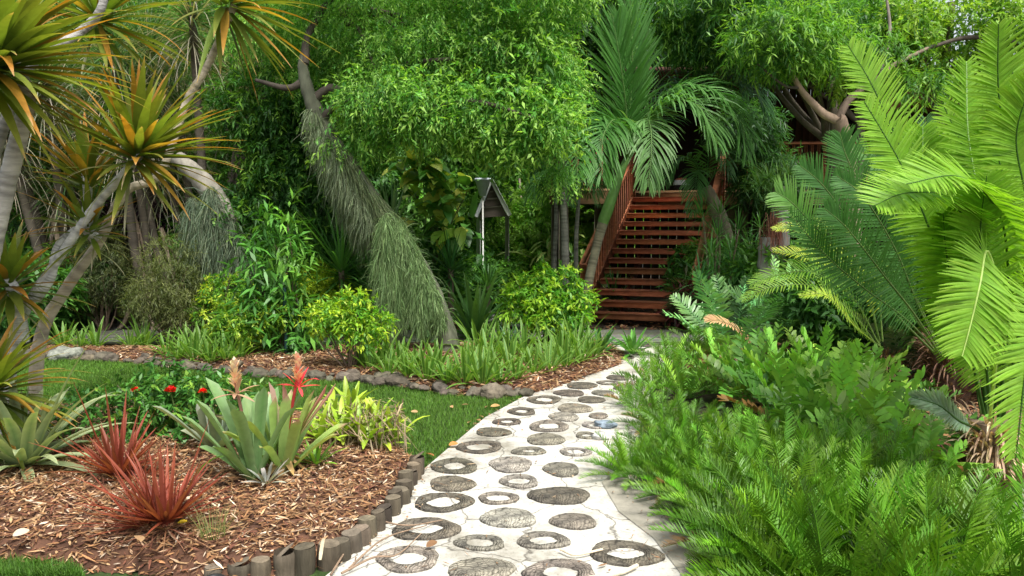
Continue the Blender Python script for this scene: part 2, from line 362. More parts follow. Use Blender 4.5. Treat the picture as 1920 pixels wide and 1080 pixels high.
# ================================================================ SETTING: ground, lawn, path, beds, boardwalks
def flat(name, poly, z, mat, c):
    m = MB(); q = np.asarray(poly)[:, :2]
    # fan-safe: keep as one n-gon
    m.add(np.column_stack([q, np.full(len(q), z)]), np.arange(len(q))[None], c); o = m.obj(name, mat); return tag(o, kind='structure')
def gp(lst, z=0.): return A([G(a, b, z)[:2] for a, b in lst])
flat('ground', [(-80, -20), (80, -20), (80, 120), (-80, 120)], -.04, SOIL, (.045, .034, .022))
rocks_px = [(-60, 668), (0, 668), (60, 670), (130, 674), (190, 676), (260, 682), (330, 690), (380, 696), (430, 701), (480, 706), (560, 711), (620, 714), (680, 718), (740, 724), (790, 732), (850, 741), (910, 744), (960, 744), (1000, 738)]
rock_line = gp(rocks_px)
path_left = gp([(520, 1180), (610, 1080), (660, 1040), (715, 985), (755, 935), (788, 885), (850, 832), (910, 782), (985, 742), (1060, 716), (1120, 698), (1160, 685), (1165, 668), (1150, 655), (1148, 640)])
path_right = gp([(1290, 640), (1300, 655), (1262, 680), (1230, 710), (1215, 750), (1200, 800), (1190, 860), (1200, 900), (1260, 960), (1330, 1040), (1400, 1120), (1430, 1180)])
path_poly = np.vstack([path_left, path_right])
lawn_poly = np.vstack([rock_line, path_left[9:0:-1], [[-.6, 2.2], [-6.5, 2.2]], [[-6.5, 9.0]]])
flat('lawn', lawn_poly + 0, -.008, SOIL, (.03, .055, .012))

# path: pale sand-cement with fine cracks, stains and grit
PATHM, n_, N, Lk, b = newmat('pale_cement')
g = N.new('ShaderNodeNewGeometry'); n1 = N.new('ShaderNodeTexNoise'); n1.inputs['Scale'].default_value = 1.6; n1.inputs['Detail'].default_value = 9; n1.inputs['Roughness'].default_value = .7
n2 = N.new('ShaderNodeTexNoise'); n2.inputs['Scale'].default_value = 45; n2.inputs['Detail'].default_value = 5
Lk.new(g.outputs['Position'], n1.inputs['Vector']); Lk.new(g.outputs['Position'], n2.inputs['Vector'])
r1 = N.new('ShaderNodeValToRGB'); r1.color_ramp.elements[0].position = .36; r1.color_ramp.elements[0].color = (.26, .24, .19, 1); r1.color_ramp.elements[1].position = .52; r1.color_ramp.elements[1].color = (.52, .50, .435, 1)
r2 = N.new('ShaderNodeValToRGB'); r2.color_ramp.elements[0].position = .28; r2.color_ramp.elements[0].color = (.45, .42, .36, 1); r2.color_ramp.elements[1].position = .42; r2.color_ramp.elements[1].color = (1, 1, 1, 1)
Lk.new(n1.outputs[0], r1.inputs[0]); Lk.new(n2.outputs[0], r2.inputs[0])
nd = N.new('ShaderNodeTexNoise'); nd.inputs['Scale'].default_value = 7; nd.inputs['Detail'].default_value = 4; Lk.new(g.outputs['Position'], nd.inputs['Vector'])
vm = N.new('ShaderNodeMixRGB'); vm.inputs[0].default_value = .12; Lk.new(g.outputs['Position'], vm.inputs[1]); Lk.new(nd.outputs['Color'], vm.inputs[2])
vo = N.new('ShaderNodeTexVoronoi'); vo.feature = 'DISTANCE_TO_EDGE'; vo.inputs['Scale'].default_value = 2.2; Lk.new(vm.outputs[0], vo.inputs['Vector'])
r3 = N.new('ShaderNodeValToRGB'); r3.color_ramp.elements[0].position = .0; r3.color_ramp.elements[0].color = (.12, .10, .08, 1); r3.color_ramp.elements[1].position = .016; r3.color_ramp.elements[1].color = (1, 1, 1, 1); Lk.new(vo.outputs[0], r3.inputs[0])
ma = N.new('ShaderNodeMixRGB'); ma.blend_type = 'MULTIPLY'; ma.inputs[0].default_value = .8; Lk.new(r1.outputs[0], ma.inputs[1]); Lk.new(r2.outputs[0], ma.inputs[2])
mb = N.new('ShaderNodeMixRGB'); mb.blend_type = 'MULTIPLY'; mb.inputs[0].default_value = .8; Lk.new(ma.outputs[0], mb.inputs[1]); Lk.new(r3.outputs[0], mb.inputs[2])
Lk.new(mb.outputs[0], b.inputs['Base Color']); b.inputs['Roughness'].default_value = .85
bp = N.new('ShaderNodeBump'); bp.inputs['Strength'].default_value = .35; bp.inputs['Distance'].default_value = .01; Lk.new(n2.outputs[0], bp.inputs['Height']); Lk.new(bp.outputs[0], b.inputs['Normal'])
flat('path', path_poly, .0, PATHM, (.7, .7, .6))
flat('path_shoulder', gp([(1128, 905), (1160, 960), (1225, 1010), (1275, 1075), (1300, 1180), (1440, 1180), (1400, 1120), (1330, 1040), (1260, 960), (1260, 930), (1230, 880), (1160, 880)]), .005, solid_mat('grey_strip', .9, 6, .35, .4, 40), (.27, .25, .20))  # greyer strip laid along the right edge of the path

# log slices set in the path
SLICE, n_, N, Lk, b = newmat('end_grain_wood')
tc = N.new('ShaderNodeTexCoord'); oi = N.new('ShaderNodeObjectInfo'); at = N.new('ShaderNodeAttribute'); at.attribute_name = 'Col'
dn = N.new('ShaderNodeTexNoise'); dn.inputs['Scale'].default_value = 6; dn.inputs['Detail'].default_value = 5; Lk.new(tc.outputs['Object'], dn.inputs['Vector'])
dm = N.new('ShaderNodeMixRGB'); dm.inputs[0].default_value = .11; Lk.new(tc.outputs['Object'], dm.inputs[1]); Lk.new(dn.outputs['Color'], dm.inputs[2])
wv = N.new('ShaderNodeTexWave'); wv.wave_type = 'RINGS'; wv.rings_direction = 'Z'; wv.inputs['Scale'].default_value = 22; wv.inputs['Distortion'].default_value = 2.5; wv.inputs['Detail'].default_value = 3; wv.inputs['Detail Scale'].default_value = 3; Lk.new(dm.outputs[0], wv.inputs['Vector'])
vc = N.new('ShaderNodeTexVoronoi'); vc.feature = 'DISTANCE_TO_EDGE'; vc.inputs['Scale'].default_value = 26; Lk.new(dm.outputs[0], vc.inputs['Vector'])
pn = N.new('ShaderNodeTexNoise'); pn.inputs['Scale'].default_value = 9; pn.inputs['Detail'].default_value = 7; Lk.new(tc.outputs['Object'], pn.inputs['Vector'])
ra = N.new('ShaderNodeValToRGB'); ra.color_ramp.elements[0].color = (.25, .24, .22, 1); ra.color_ramp.elements[0].position = .1; ra.color_ramp.elements[1].color = (1, 1, 1, 1); ra.color_ramp.elements[1].position = .75; Lk.new(wv.outputs['Fac'], ra.inputs[0])
rb = N.new('ShaderNodeValToRGB'); rb.color_ramp.elements[0].color = (.22, .2, .18, 1); rb.color_ramp.elements[1].position = .09; rb.color_ramp.elements[1].color = (1, 1, 1, 1); Lk.new(vc.outputs[0], rb.inputs[0])
rc_ = N.new('ShaderNodeValToRGB'); rc_.color_ramp.elements[0].color = (.5, .5, .5, 1); rc_.color_ramp.elements[0].position = .35; rc_.color_ramp.elements[1].color = (1.7, 1.7, 1.65, 1); rc_.color_ramp.elements[1].position = .68; Lk.new(pn.outputs[0], rc_.inputs[0])
def mul(a, bb, f=1.):
    x = N.new('ShaderNodeMixRGB'); x.blend_type = 'MULTIPLY'; x.inputs[0].default_value = f; Lk.new(a, x.inputs[1]); Lk.new(bb, x.inputs[2]); return x.outputs[0]
Lk.new(mul(mul(mul(at.outputs['Color'], ra.outputs[0], .4), rb.outputs[0], .85), rc_.outputs[0]), b.inputs['Base Color']); b.inputs['Roughness'].default_value = .75
bp = N.new('ShaderNodeBump'); bp.inputs['Strength'].default_value = .8; bp.inputs['Distance'].default_value = .006; Lk.new(wv.outputs['Fac'], bp.inputs['Height']); Lk.new(bp.outputs[0], b.inputs['Normal'])

def slice_(cx, cy, w_, h_, hole, label, tone, zc=(600, 680, 2.7)):
    px, py = cx / zc[2] + zc[0], cy / zc[2] + zc[1]; c = G(px, py, .012); d = np.linalg.norm(c - A([0, 0, CAM_Z])); dist = c[1]
    rx = w_ / zc[2] / 2 / FPX * dist * 1.01; e0 = G(px, py - h_ / zc[2] / 2)[1]; e1 = G(px, py + h_ / zc[2] / 2)[1]; ry = min(max((e0 - e1) / 2, rx * .72), rx * 1.12)
    n = 44; a = np.linspace(0, 2 * np.pi, n, endpoint=False); k = rng.uniform(0, 6.28, 5)
    wob = 1 + .055 * np.sin(2 * a + k[0]) + .045 * np.sin(3 * a + k[1]) + .022 * np.sin(5 * a + k[2]) + .012 * rng.normal(size=n)
    O = np.stack([np.cos(a) * rx, np.sin(a) * ry], 1) * wob[:, None]
    m = MB(); z1 = .012
    cc = jit(tone, 1, .1, .02)
    if hole:
        hr = hole; wi = 1 + .07 * np.sin(2 * a + k[3]) + .05 * np.sin(4 * a + k[4]) + .03 * rng.normal(size=n)
        I = O * 0 + np.stack([np.cos(a) * rx, np.sin(a) * ry], 1) * (hr * wi)[:, None]
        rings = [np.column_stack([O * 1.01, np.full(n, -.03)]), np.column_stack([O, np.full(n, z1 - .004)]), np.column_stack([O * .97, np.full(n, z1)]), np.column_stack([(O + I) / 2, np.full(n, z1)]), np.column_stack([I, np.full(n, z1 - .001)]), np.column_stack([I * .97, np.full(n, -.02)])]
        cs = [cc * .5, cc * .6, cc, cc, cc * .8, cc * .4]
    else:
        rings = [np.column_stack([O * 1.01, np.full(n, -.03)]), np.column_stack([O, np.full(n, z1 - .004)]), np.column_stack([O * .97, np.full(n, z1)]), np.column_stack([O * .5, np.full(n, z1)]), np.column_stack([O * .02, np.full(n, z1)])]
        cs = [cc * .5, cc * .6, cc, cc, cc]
    V = np.vstack(rings); i = np.arange(n); F = np.vstack([np.stack([r * n + i, r * n + (i + 1) % n, (r + 1) * n + (i + 1) % n, (r + 1) * n + i], 1) for r in range(len(rings) - 1)])
    m.add(V + A([c[0], c[1], 0]), F, np.vstack([np.repeat(q, n, 0) for q in cs]))
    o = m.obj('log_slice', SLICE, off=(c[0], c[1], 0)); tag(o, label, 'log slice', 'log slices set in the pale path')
DK, MD, LT = (.14, .12, .09), (.22, .195, .155), (.33, .30, .25)
SL = [
 (445, 985, 335, 125, .55, 'dark hollow log slice at the lower left edge of the path, strewn with dry twigs', MD),
 (812, 1045, 345, 130, 0, 'large solid log slice with cracked rings at the bottom edge of the photo', MD),
 (1215, 1055, 395, 125, .5, 'large hollow log slice cut by the bottom photo edge, right of the solid one', MD),
 (1548, 958, 360, 130, .5, 'big dark hollow log slice farthest right on the path, beside the coontie fronds', DK),
 (535, 835, 335, 115, .5, 'dark hollow log slice nearest to the end of the wooden stake edging', DK),
 (810, 905, 258, 72, .6, 'thin-rimmed hollow log slice just above the big solid slice at the bottom edge', MD),
 (1130, 893, 258, 88, .55, 'greenish grey hollow log slice just above the bottom-edge hollow one, centre of path', MD),
 (1283, 797, 232, 80, 0, 'solid oval log slice below the big veined one near the right edge of the path', MD),
 (955, 780, 275, 100, 0, 'pale worn solid log slice in the middle of the near path', LT),
 (625, 700, 290, 98, .58, 'dark hollow log slice at the left edge, level with the two upright edging stakes', DK),
 (903, 680, 198, 62, .62, 'small pale hollow log slice right behind the worn pale solid one', MD),
 (1213, 667, 305, 88, 0, 'wide solid log slice with black and white veined face near the right edge', DK),
 (668, 608, 238, 75, 0, 'dark solid log slice split by a white crack near the left edge', DK),
 (1008, 595, 203, 65, .55, 'grey round hollow log slice in the centre of the path, in the fifth row', LT),
 (1222, 535, 190, 68, 0, 'grey solid log slice half under the tip of the coontie fronds', MD),
 (966, 510, 228, 75, 0, 'mottled pale solid log slice in the centre, behind the grey round hollow one', LT),
 (680, 518, 240, 75, .5, 'dark hollow log slice beside the corner where the lawn meets the mulch bed', DK),
 (1057, 443, 172, 40, .4, 'small worn log slice with a tiny white centre in the middle of the path', MD),
 (1293, 447, 158, 42, .62, 'thin grey hollow log slice near the right edge, below the blue-grey stone', LT),
 (807, 422, 245, 58, .6, 'wide dark hollow log slice touching the lawn edge, with a long white centre', DK),
 (1143, 383, 207, 55, 0, 'solid log slice with engraved looking rings in mid path', MD),
 (1350, 364, 110, 38, .5, 'small hollow log slice against the right border below the pale ring', MD),
 (877, 347, 180, 42, 0, 'very dark solid log slice on the left edge by the lawn', DK),
 (1160, 317, 210, 55, .55, 'brown hollow log slice with a round white centre in the middle of the bend', MD),
 (1390, 312, 125, 34, .62, 'pale thin ring of a log slice by the right border fronds', LT),
 (948, 295, 140, 34, .5, 'small dark hollow log slice touching the lawn edge behind the very dark solid one', DK),
 (1235, 270, 155, 42, 0, 'light grey solid log slice between the brown hollow one and the far slices', LT),
 (1410, 265, 100, 38, 0, 'grey solid log slice peeping out under the right fronds at the bend', MD),
 (1022, 243, 148, 36, .5, 'dark hollow log slice on the lawn edge, third from the far end of the lawn', DK),
 (1290, 227, 188, 44, 0, 'brown solid oval log slice in the middle of the path beyond the bend', MD),
 (1372, 184, 132, 34, 0, 'dark solid log slice on the right beyond the bend', DK),
 (1135, 184, 168, 40, .55, 'dark hollow log slice at the far tip of the lawn beside the last border rocks', DK),
 (1262, 150, 152, 32, 0, 'black solid log slice next to the tip of the far mulch bed', DK),
 (1432, 150, 108, 32, 0, 'grey solid log slice on the right, level with the tip of the far mulch bed', MD),
 (1325, 112, 150, 34, 0, 'dark solid log slice partly covered by red mulch of the far bed', DK),
 (1458, 98, 120, 20, .5, 'narrow hollow log slice behind the mulch covered one', MD),
 (1505, 73, 110, 24, 0, 'solid dark log slice where the path narrows between bed and ferns', DK),
 (1540, 125, 110, 30, 0, 'shaded log slice half hidden by ferns where the path narrows', MD)]
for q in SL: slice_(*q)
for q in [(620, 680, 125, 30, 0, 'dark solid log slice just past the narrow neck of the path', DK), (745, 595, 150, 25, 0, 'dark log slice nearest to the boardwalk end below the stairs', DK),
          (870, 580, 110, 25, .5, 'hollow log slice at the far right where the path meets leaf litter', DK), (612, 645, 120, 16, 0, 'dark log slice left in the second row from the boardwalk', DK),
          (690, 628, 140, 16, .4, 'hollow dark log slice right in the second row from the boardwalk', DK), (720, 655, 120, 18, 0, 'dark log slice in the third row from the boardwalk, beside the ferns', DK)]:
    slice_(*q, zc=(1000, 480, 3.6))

# near mulch bed
bed_top = [(790, 880), (770, 862), (735, 850), (690, 820), (640, 800), (520, 780), (330, 775), (150, 775), (-100, 775), (-500, 790)]
bed_poly = np.vstack([gp([(-700, 1068), (100, 1064), (300, 1078), (400, 1100), (520, 1082), (590, 1065), (655, 1035), (712, 985), (752, 935)]), gp(bed_top)])
def hb(p, d):
    q = np.column_stack([p, np.zeros(len(p))])
    return np.clip(d, -.1, .5) / .5 * .075 + .10 * np.clip((d + .02) / .11, 0, 1) + .018 * noise(q, 3.5) + .009 * noise(q, 9)
m = MB(); sheet(m, bed_poly, -.03, .035, (.095, .046, .027), hb); tag(m.obj('mulch_bed', SOIL, smooth=True), kind='structure')
far_bed = np.vstack([rock_line[2:], gp([(1040, 728), (1100, 706), (1165, 682), (1170, 662), (1130, 640), (1040, 640), (700, 652), (400, 656), (60, 650)])])
def hb2(p, d):
    q = np.column_stack([p, np.zeros(len(p))]); return np.clip(d / .3, -.2, 1) * .07 + .015 * noise(q, 3)
m = MB(); sheet(m, far_bed, -.0, .06, (.09, .042, .025), hb2); tag(m.obj('far_mulch_bed', SOIL, smooth=True), kind='structure')
def chips(name, poly, n, hf, z0, Ls, Ws, label, pale=.14, mat=MULCH):
    p = sample_in(poly, n, -.015); d = sdist(p, poly); z = z0 + hf(p, d) + rng.uniform(.002, .024, n)
    P0 = np.column_stack([p, z]); a = rng.uniform(0, 6.28, n); D = np.column_stack([np.cos(a), np.sin(a), rng.normal(.02, .22, n)])
    pal = A([(.27, .14, .06), (.185, .088, .04), (.35, .22, .11), (.15, .06, .035), (.50, .33, .2), (.62, .5, .36)]); pr = A([.28, .25, .2, .15, pale * .6, pale * .4]); pr = pr / pr.sum()
    c = pal[rng.choice(6, n, p=pr)] * np.exp(rng.normal(0, .2, (n, 1)))
    L = Ls * np.exp(rng.normal(0, .45, n)); m = MB()
    blades(m, P0 - nz(D) * L[:, None] / 2, D, L, Ws * np.exp(rng.normal(0, .3, n)), droop=rng.normal(0, .15, n), nseg=2, prof='oval', fold=0, roll=rng.normal(0, .35, n), c0=c)
    return tag(m.obj(name, mat), label, 'mulch', kind='stuff')
chips('mulch_chips', bed_poly, 52000, hb, -.03, .042, .009, 'red brown shredded bark mulch covering the near bed')
chips('far_mulch_chips', far_bed, 22000, hb2, 0, .06, .012, 'red brown bark mulch under the striped plants behind the rocks')

# scattered dry twigs and fallen leaves on bed edge / path
def loose(name, px, py, z, L, W, a, c, label, cat, prof='lance', sh=.3, grp=None, dr=.15, fold=.3):
    g0 = G(px, py, z); m = MB(); n = 1
    blades(m, [g0 + A([0, 0, .012])], [A([math.cos(a), math.sin(a), .12])], L, W, droop=dr, nseg=6, prof=prof, fold=fold, roll=sh, c0=c)
    return tag(m.obj(name, DRY, off=g0), label, cat, grp)
loose('fallen_leaf', 333, 985, .14, .045, .028, .3, (.75, .55, .04), 'small bright yellow leaf fallen on the mulch in front of the red plants', 'leaf')
loose('fallen_leaf', 265, 1020, .15, .07, .045, 2.3, (.42, .27, .14), 'curled tan leaf lying on the mulch left of the grass tuft', 'leaf')
loose('fallen_leaf', 25, 1010, .14, .07, .05, 1.0, (.62, .48, .36), 'broad pale leaf on the mulch near the left edge', 'leaf')
loose('fallen_leaf', 842, 838, .01, .07, .05, .5, (.5, .22, .07), 'rusty leaf on the lawn edge next to the wide dark hollow slice', 'leaf')
loose('fallen_leaf', 813, 858, .01, .07, .045, 2.5, (.4, .17, .06), 'rusty leaf on the path edge above the lawn corner', 'leaf')
loose('fallen_leaf', 920, 765, .01, .08, .05, .2, (.5, .3, .12), 'tan leaf lying alone on the lawn near its far edge', 'leaf')
loose('fallen_leaf', 800, 1030, .02, .07, .04, .9, (.22, .12, .06), 'dark brown leaf lying at the rim of the lower left hollow slice', 'leaf')
loose('dry_strap_leaf', 600, 1055, .12, .30, .016, 1.75, (.6, .5, .36), 'long pale dry strap leaf hanging over the wooden stakes', 'leaf', 'strap', grp=None, dr=.8)
tg = MB(); lst = [[(640, 1075), (700, 1045), (745, 1040), (790, 1000)], [(655, 1065), (720, 1010), (800, 985)], [(620, 1078), (650, 1030), (675, 1000)], [(690, 970), (760, 985), (830, 975)]]
for i, l in enumerate(lst):
    tg = MB(); pts = A([G(a, b, .02 + .02 * (k % 2)) for k, (a, b) in enumerate(l)]); tube(tg, pts, np.linspace(.006, .0025, len(pts)), ns=6, c=(.26, .18, .12), n=14)
    tag(tg.obj('fallen_twig', BARK, off=pts[0]), ['forked dry twig lying over the lower left hollow slice', 'thin twig reaching from the stake edging to the dark hollow slice', 'short twig leaning on the base of the edging stakes', 'twig lying along the lower side of the dark hollow slice'][i], 'twig')
for l, r, lab, c in [([(1195, 1060), (1160, 1075), (1100, 1085)], .010, 'pale curved root lying across the bottom-edge hollow slice', (.6, .52, .4)), ([(1130, 1030), (1080, 1040), (1050, 1030)], .006, 'thin bleached twig on the slice above the bottom edge', (.6, .5, .36))]:
    tg = MB(); pts = A([G(a, b, .022) for a, b in l]); tube(tg, pts, r, ns=6, c=c, n=12); tag(tg.obj('fallen_twig', BARK, off=pts[0]), lab, 'twig')

# stake edging
stk = [(402, 1092, .10), (438, 1088, .11), (478, 1084, .115), (520, 1081, .12), (556, 1076, .14), (590, 1068, .145), (622, 1059, .14), (650, 1043, .12), (674, 1025, .10), (696, 1006, .10), (718, 986, .13), (738, 962, .15), (752, 944, .12), (766, 920, .12), (776, 902, .13), (783, 888, .12)]
sp_ = A([G(a, b_ - 4) for a, b_, h in stk]); cu_ = np.concatenate([[0], np.cumsum(np.linalg.norm(np.diff(sp_, axis=0), axis=1))]); hh_ = A([h for _, _, h in stk]); u_ = 0.; us_ = []
while u_ < cu_[-1]: us_.append(u_); u_ += rng.uniform(.088, .104)
for i, u_ in enumerate(us_):
    c = A([np.interp(u_, cu_, sp_[:, k]) for k in range(3)]); c[:2] += rng.normal(0, .006, 2); f_ = u_ / cu_[-1]; h = np.interp(u_, cu_, hh_) * .74 + rng.normal(0, .014); m = MB(); r = .049 * rng.uniform(.88, 1.08); n = 9; tl = rng.normal(0, .05, 2)
    pr = [(c + A([tl[0] * z, tl[1] * z, z])) for z in np.linspace(-.05, h, n)]
    tube(m, pr, [r] * (n - 2) + [r * .99, r * .9], ns=14, c=jit((.075, .06, .042), 1, .28, .02)[0], n=n, bump=.16, bs=7)
    m.V[1] = m.V[1] + A([0, 0, 1]) * (m.V[1][:, :1] - c[0]) * rng.normal(0, .25); m.C[1] = m.C[1] * 1.7
    lab = 'short rounded stake at the left end of the wooden edging, beside black pipe' if i == 0 else 'last small stake of the edging, at the corner of the lawn' if i == len(us_) - 1 else 'weathered round stake in the front run of the edging along the mulch bed' if f_ < .5 else 'weathered round stake in the side run of the edging beside the path slices'
    tag(m.obj('edging_stake', STAKE, off=(c[0], c[1], 0)), lab, 'stake', 'wooden edging stakes')

# grit and leaf crumbs on the path, thickest along its edges
p_ = sample_in(path_poly, 5200, .01); d_ = sdist(p_, path_poly); p_ = p_[rng.uniform(size=len(p_)) < np.exp(-d_ / .16) * .9 + .05]; n_p = len(p_); a_ = rng.uniform(0, 6.28, n_p); m = MB()
blades(m, np.column_stack([p_, np.full(n_p, .014) + rng.uniform(0, .006, n_p)]), np.column_stack([np.cos(a_), np.sin(a_), rng.normal(.02, .12, n_p)]), .022 * np.exp(rng.normal(0, .6, n_p)), .006 * np.exp(rng.normal(0, .5, n_p)), droop=rng.normal(0, .2, n_p), nseg=2, prof='oval', fold=0, roll=rng.normal(0, .3, n_p), c0=A([(.22, .13, .07), (.12, .08, .05), (.38, .28, .17), (.3, .17, .09)])[rng.integers(0, 4, n_p)])
tag(m.obj('path_litter', MULCH), 'brown crumbs of leaf and bark scattered along the path edges', 'litter', kind='stuff')
for q_ in sample_in(gp([(160, 700), (420, 712), (760, 760), (960, 760), (800, 850), (640, 790), (200, 740)]), 14):
    m = MB(); a_ = rng.uniform(0, 6.28); blades(m, [(q_[0], q_[1], .02)], [(math.cos(a_), math.sin(a_), .1)], .06, .03, droop=.2, nseg=4, prof='oval', fold=.4, roll=rng.normal(0, .4), c0=A([.42, .26, .12]) * rng.uniform(.6, 1.3)); tag(m.obj('fallen_leaf', DRY, off=(q_[0], q_[1], 0)), 'small dry tan leaf fallen in the grass of the middle lawn', 'leaf', 'dry leaves on the lawn')

# lawn grass
def grass(name, poly, n, L, W, c, z, label, ok=None):
    p = sample_in(poly, n, .0)
    if ok is not None: p = p[ok(p)]
    n = len(p); P0 = np.column_stack([p, np.full(n, z)]); D = np.column_stack([rng.normal(0, .45, (n, 2)), np.ones(n)]); pat = .9 + .22 * noise(np.column_stack([p, p[:, 0] * 0]), 1.6)
    cc = jit(c, n, .22, .07) * pat[:, None]; m = MB()
    blades(m, P0, D, L * np.exp(rng.normal(0, .25, n)), W, droop=.7, nseg=2, prof='sword', fold=0, c0=cc, c1=cc * A([1.25, 1.15, .8])); return tag(m.obj(name, GRASS), label, 'grass', kind='stuff')
vis_poly = gp([(-20, 655), (1060, 712), (1000, 750), (760, 905), (640, 830), (-20, 800)])
grass('lawn_grass', vis_poly, 150000, .035, .005, (.085, .19, .025), -.008, 'short mown green lawn between the rock border and the mulch bed', lambda p: (sdist(p, lawn_poly) > .0) & (sdist(p, bed_poly) < -.0) & (sdist(p, path_poly) < -.005))
grass('corner_grass', gp([(-40, 1085), (-40, 1058), (60, 1056), (140, 1068), (160, 1085)]), 4500, .04, .005, (.07, .17, .025), .0, 'patch of lawn grass in the bottom left corner of the photo')

# rock border
cum = np.concatenate([[0], np.cumsum(np.linalg.norm(np.diff(rock_line, axis=0), axis=1))]); L = cum[-1]; s = 0; i = 0
while s < L:
    c = A([np.interp(s, cum, rock_line[:, 0]), np.interp(s, cum, rock_line[:, 1])]); big = rng.uniform(.05, .11); 
    for lay in range(2 if rng.uniform() < .55 else 1):
        sc = big * rng.uniform(.75, 1.15) * (1 - .25 * lay); pos = A([c[0] + rng.normal(0, .03), c[1] + .02 + .13 * lay + rng.normal(0, .02), sc * .3 + .03 * lay])
        m = MB(); rock_mesh(m, (0, 0, 0), (sc * rng.uniform(.9, 1.3), sc, sc * rng.uniform(.5, .75)), i * 2 + lay + 1, (.10, .085, .062)); px = 960 + FPX * c[0] / c[1]
        lab = 'pitted grey limestone rock in the border left of the leafy stem plant' if px < 500 else 'pitted limestone rock in the border below the small golden shrub' if px < 700 else 'rough limestone rock in the border in front of the moss draped trunk' if px < 860 else 'limestone rock at the right end of the border, close to the path'
        o = m.obj('border_rock', ROCK, smooth=True); o.location = pos; o.rotation_euler = (rng.normal(0, .2), rng.normal(0, .2), rng.uniform(0, 6)); tag(o, lab, 'rock', 'limestone rocks bordering the far bed')
    s += big * rng.uniform(1.1, 1.6); i += 1
for (a, b_, sz, lab, c3) in [(1135, 800, .07, 'smooth blue-grey stone at the right edge of the path under the fronds', (.2, .24, .3)), (1128, 822, .06, 'small pale stone below the blue-grey one at the right edge of the path', (.4, .4, .38)), (120, 672, .16, 'large squared limestone block at the left end of the rock border', (.23, .21, .17))]:
    g0 = G(a, b_); m = MB(); rock_mesh(m, (0, 0, 0), (sz * 1.2, sz, sz * .6), a, c3); o = m.obj('stone', ROCK, smooth=True); o.location = g0 + A([0, 0, sz * .25]); tag(o, lab, 'rock')

# boardwalks
def boardwalk(name, a, b_, wd, z, label, nb, c=(.20, .205, .165)):
    t = thing(name, label, 'boardwalk', (a[0], a[1], 0)); t['kind'] = 'structure'; a = A([a[0], a[1], z]); b_ = A([b_[0], b_[1], z]); T = nz(b_ - a); S = A([T[1], -T[0], 0]); m = MB()
    for k in range(nb):
        o = S * ((k + .5) / nb - .5) * wd; beam(m, a + o, b_ + o, wd / nb - .012, .03, jit(c, 1, .12)[0], .004)
    m.obj('planks', WOODGREY, t); m = MB(); n = int(np.linalg.norm(b_ - a) / 1.2) + 2
    for k in range(n):
        q = a + (b_ - a) * (k / (n - 1) * .98 + .01) - A([0, 0, .05]); beam(m, q - S * wd * .48, q + S * wd * .48, .06, .07, (.06, .055, .045))
    m.obj('joists', WOODGREY, t)
boardwalk('boardwalk', (-8.0, 10.25), (2.75, 10.25), 1.15, .03, 'greenish grey plank boardwalk running from the stairs behind the planted bed', 9)
boardwalk('garden_walkway', (-.35, 11.4), (2.6, 21), 1.1, .04, 'pale plank walkway leading away between shrubs behind the moss tree', 8, (.36, .35, .31))
boardwalk('side_walkway', (-6.2, 11.0), (-4.0, 16.5), .9, .04, 'narrow grey walkway leading back behind the olive shrub on the left', 7, (.25, .24, .21))

# ================================================================ STAIRS
RED = (.42, .155, .075); RZ = R(-21); BX, BY = 2.0, 11.70; fw = A([math.sin(-RZ), math.cos(-RZ), 0]); rt = A([math.cos(RZ), math.sin(RZ), 0]); NT, RISE, RUN, WID = 13, .163, .285, 1.68
B0 = A([BX, BY, 0]); st = thing('staircase', 'open red-brown wooden staircase of thin treads climbing to the raised deck', 'staircase', B0)
def SP(u, f, z): return B0 + rt * u + fw * f + A([0, 0, z])
for k in range(NT):
    m = MB(); z = RISE * (k + 1) - .02
    beam(m, SP(-WID / 2, RUN * k + .06, z), SP(WID / 2, RUN * k + .06, z), .13, .04, jit(RED, 1, .12)[0]); beam(m, SP(-WID / 2, RUN * k + .20, z), SP(WID / 2, RUN * k + .20, z), .13, .04, jit(RED, 1, .12)[0])
    beam(m, SP(-WID / 2, RUN * k - .012, z - .03), SP(WID / 2, RUN * k - .012, z - .03), .022, .09, jit(RED, 1, .1)[0]); m.obj('tread', WOODRED, st)
for u in (-.38, .38):
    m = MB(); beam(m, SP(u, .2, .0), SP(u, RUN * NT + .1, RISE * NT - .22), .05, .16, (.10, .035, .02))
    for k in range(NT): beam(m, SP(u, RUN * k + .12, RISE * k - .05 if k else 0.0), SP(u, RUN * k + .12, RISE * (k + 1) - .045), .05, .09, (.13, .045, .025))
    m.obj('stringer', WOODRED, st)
for sgn in (-1, 1):
    u = sgn * (WID / 2 + .04); m = MB()
    beam(m, SP(u, -.05, .12), SP(u, RUN * NT, RISE * NT - .05), .045, .24, jit(RED, 1, .1)[0]); m.obj('stringer', WOODRED, st)
    m = MB(); beam(m, SP(u * 1.02, -.1, .93), SP(u * 1.02, RUN * NT + .05, RISE * NT + .9), .11, .045, A(RED) * 1.15); m.obj('handrail', WOODRED, st)
    m = MB(); beam(m, SP(u, -.08, 0), SP(u, -.08, .94), .10, .10, A(RED) * 1.05); m.obj('newel_post', WOODRED, st); m = MB(); beam(m, SP(u, RUN * NT - .1, RISE * NT - .3), SP(u, RUN * NT - .1, RISE * NT + .95), .1, .1, RED); m.obj('newel_post', WOODRED, st)
    for k in range(22):
        f = (k + .6) / 22 * RUN * NT; m = MB(); z = RISE * f / RUN; beam(m, SP(u, f, z + .18), SP(u, f, z + .9), .05, .035, jit(RED, 1, .15)[0]); m.obj('baluster', WOODRED, st)
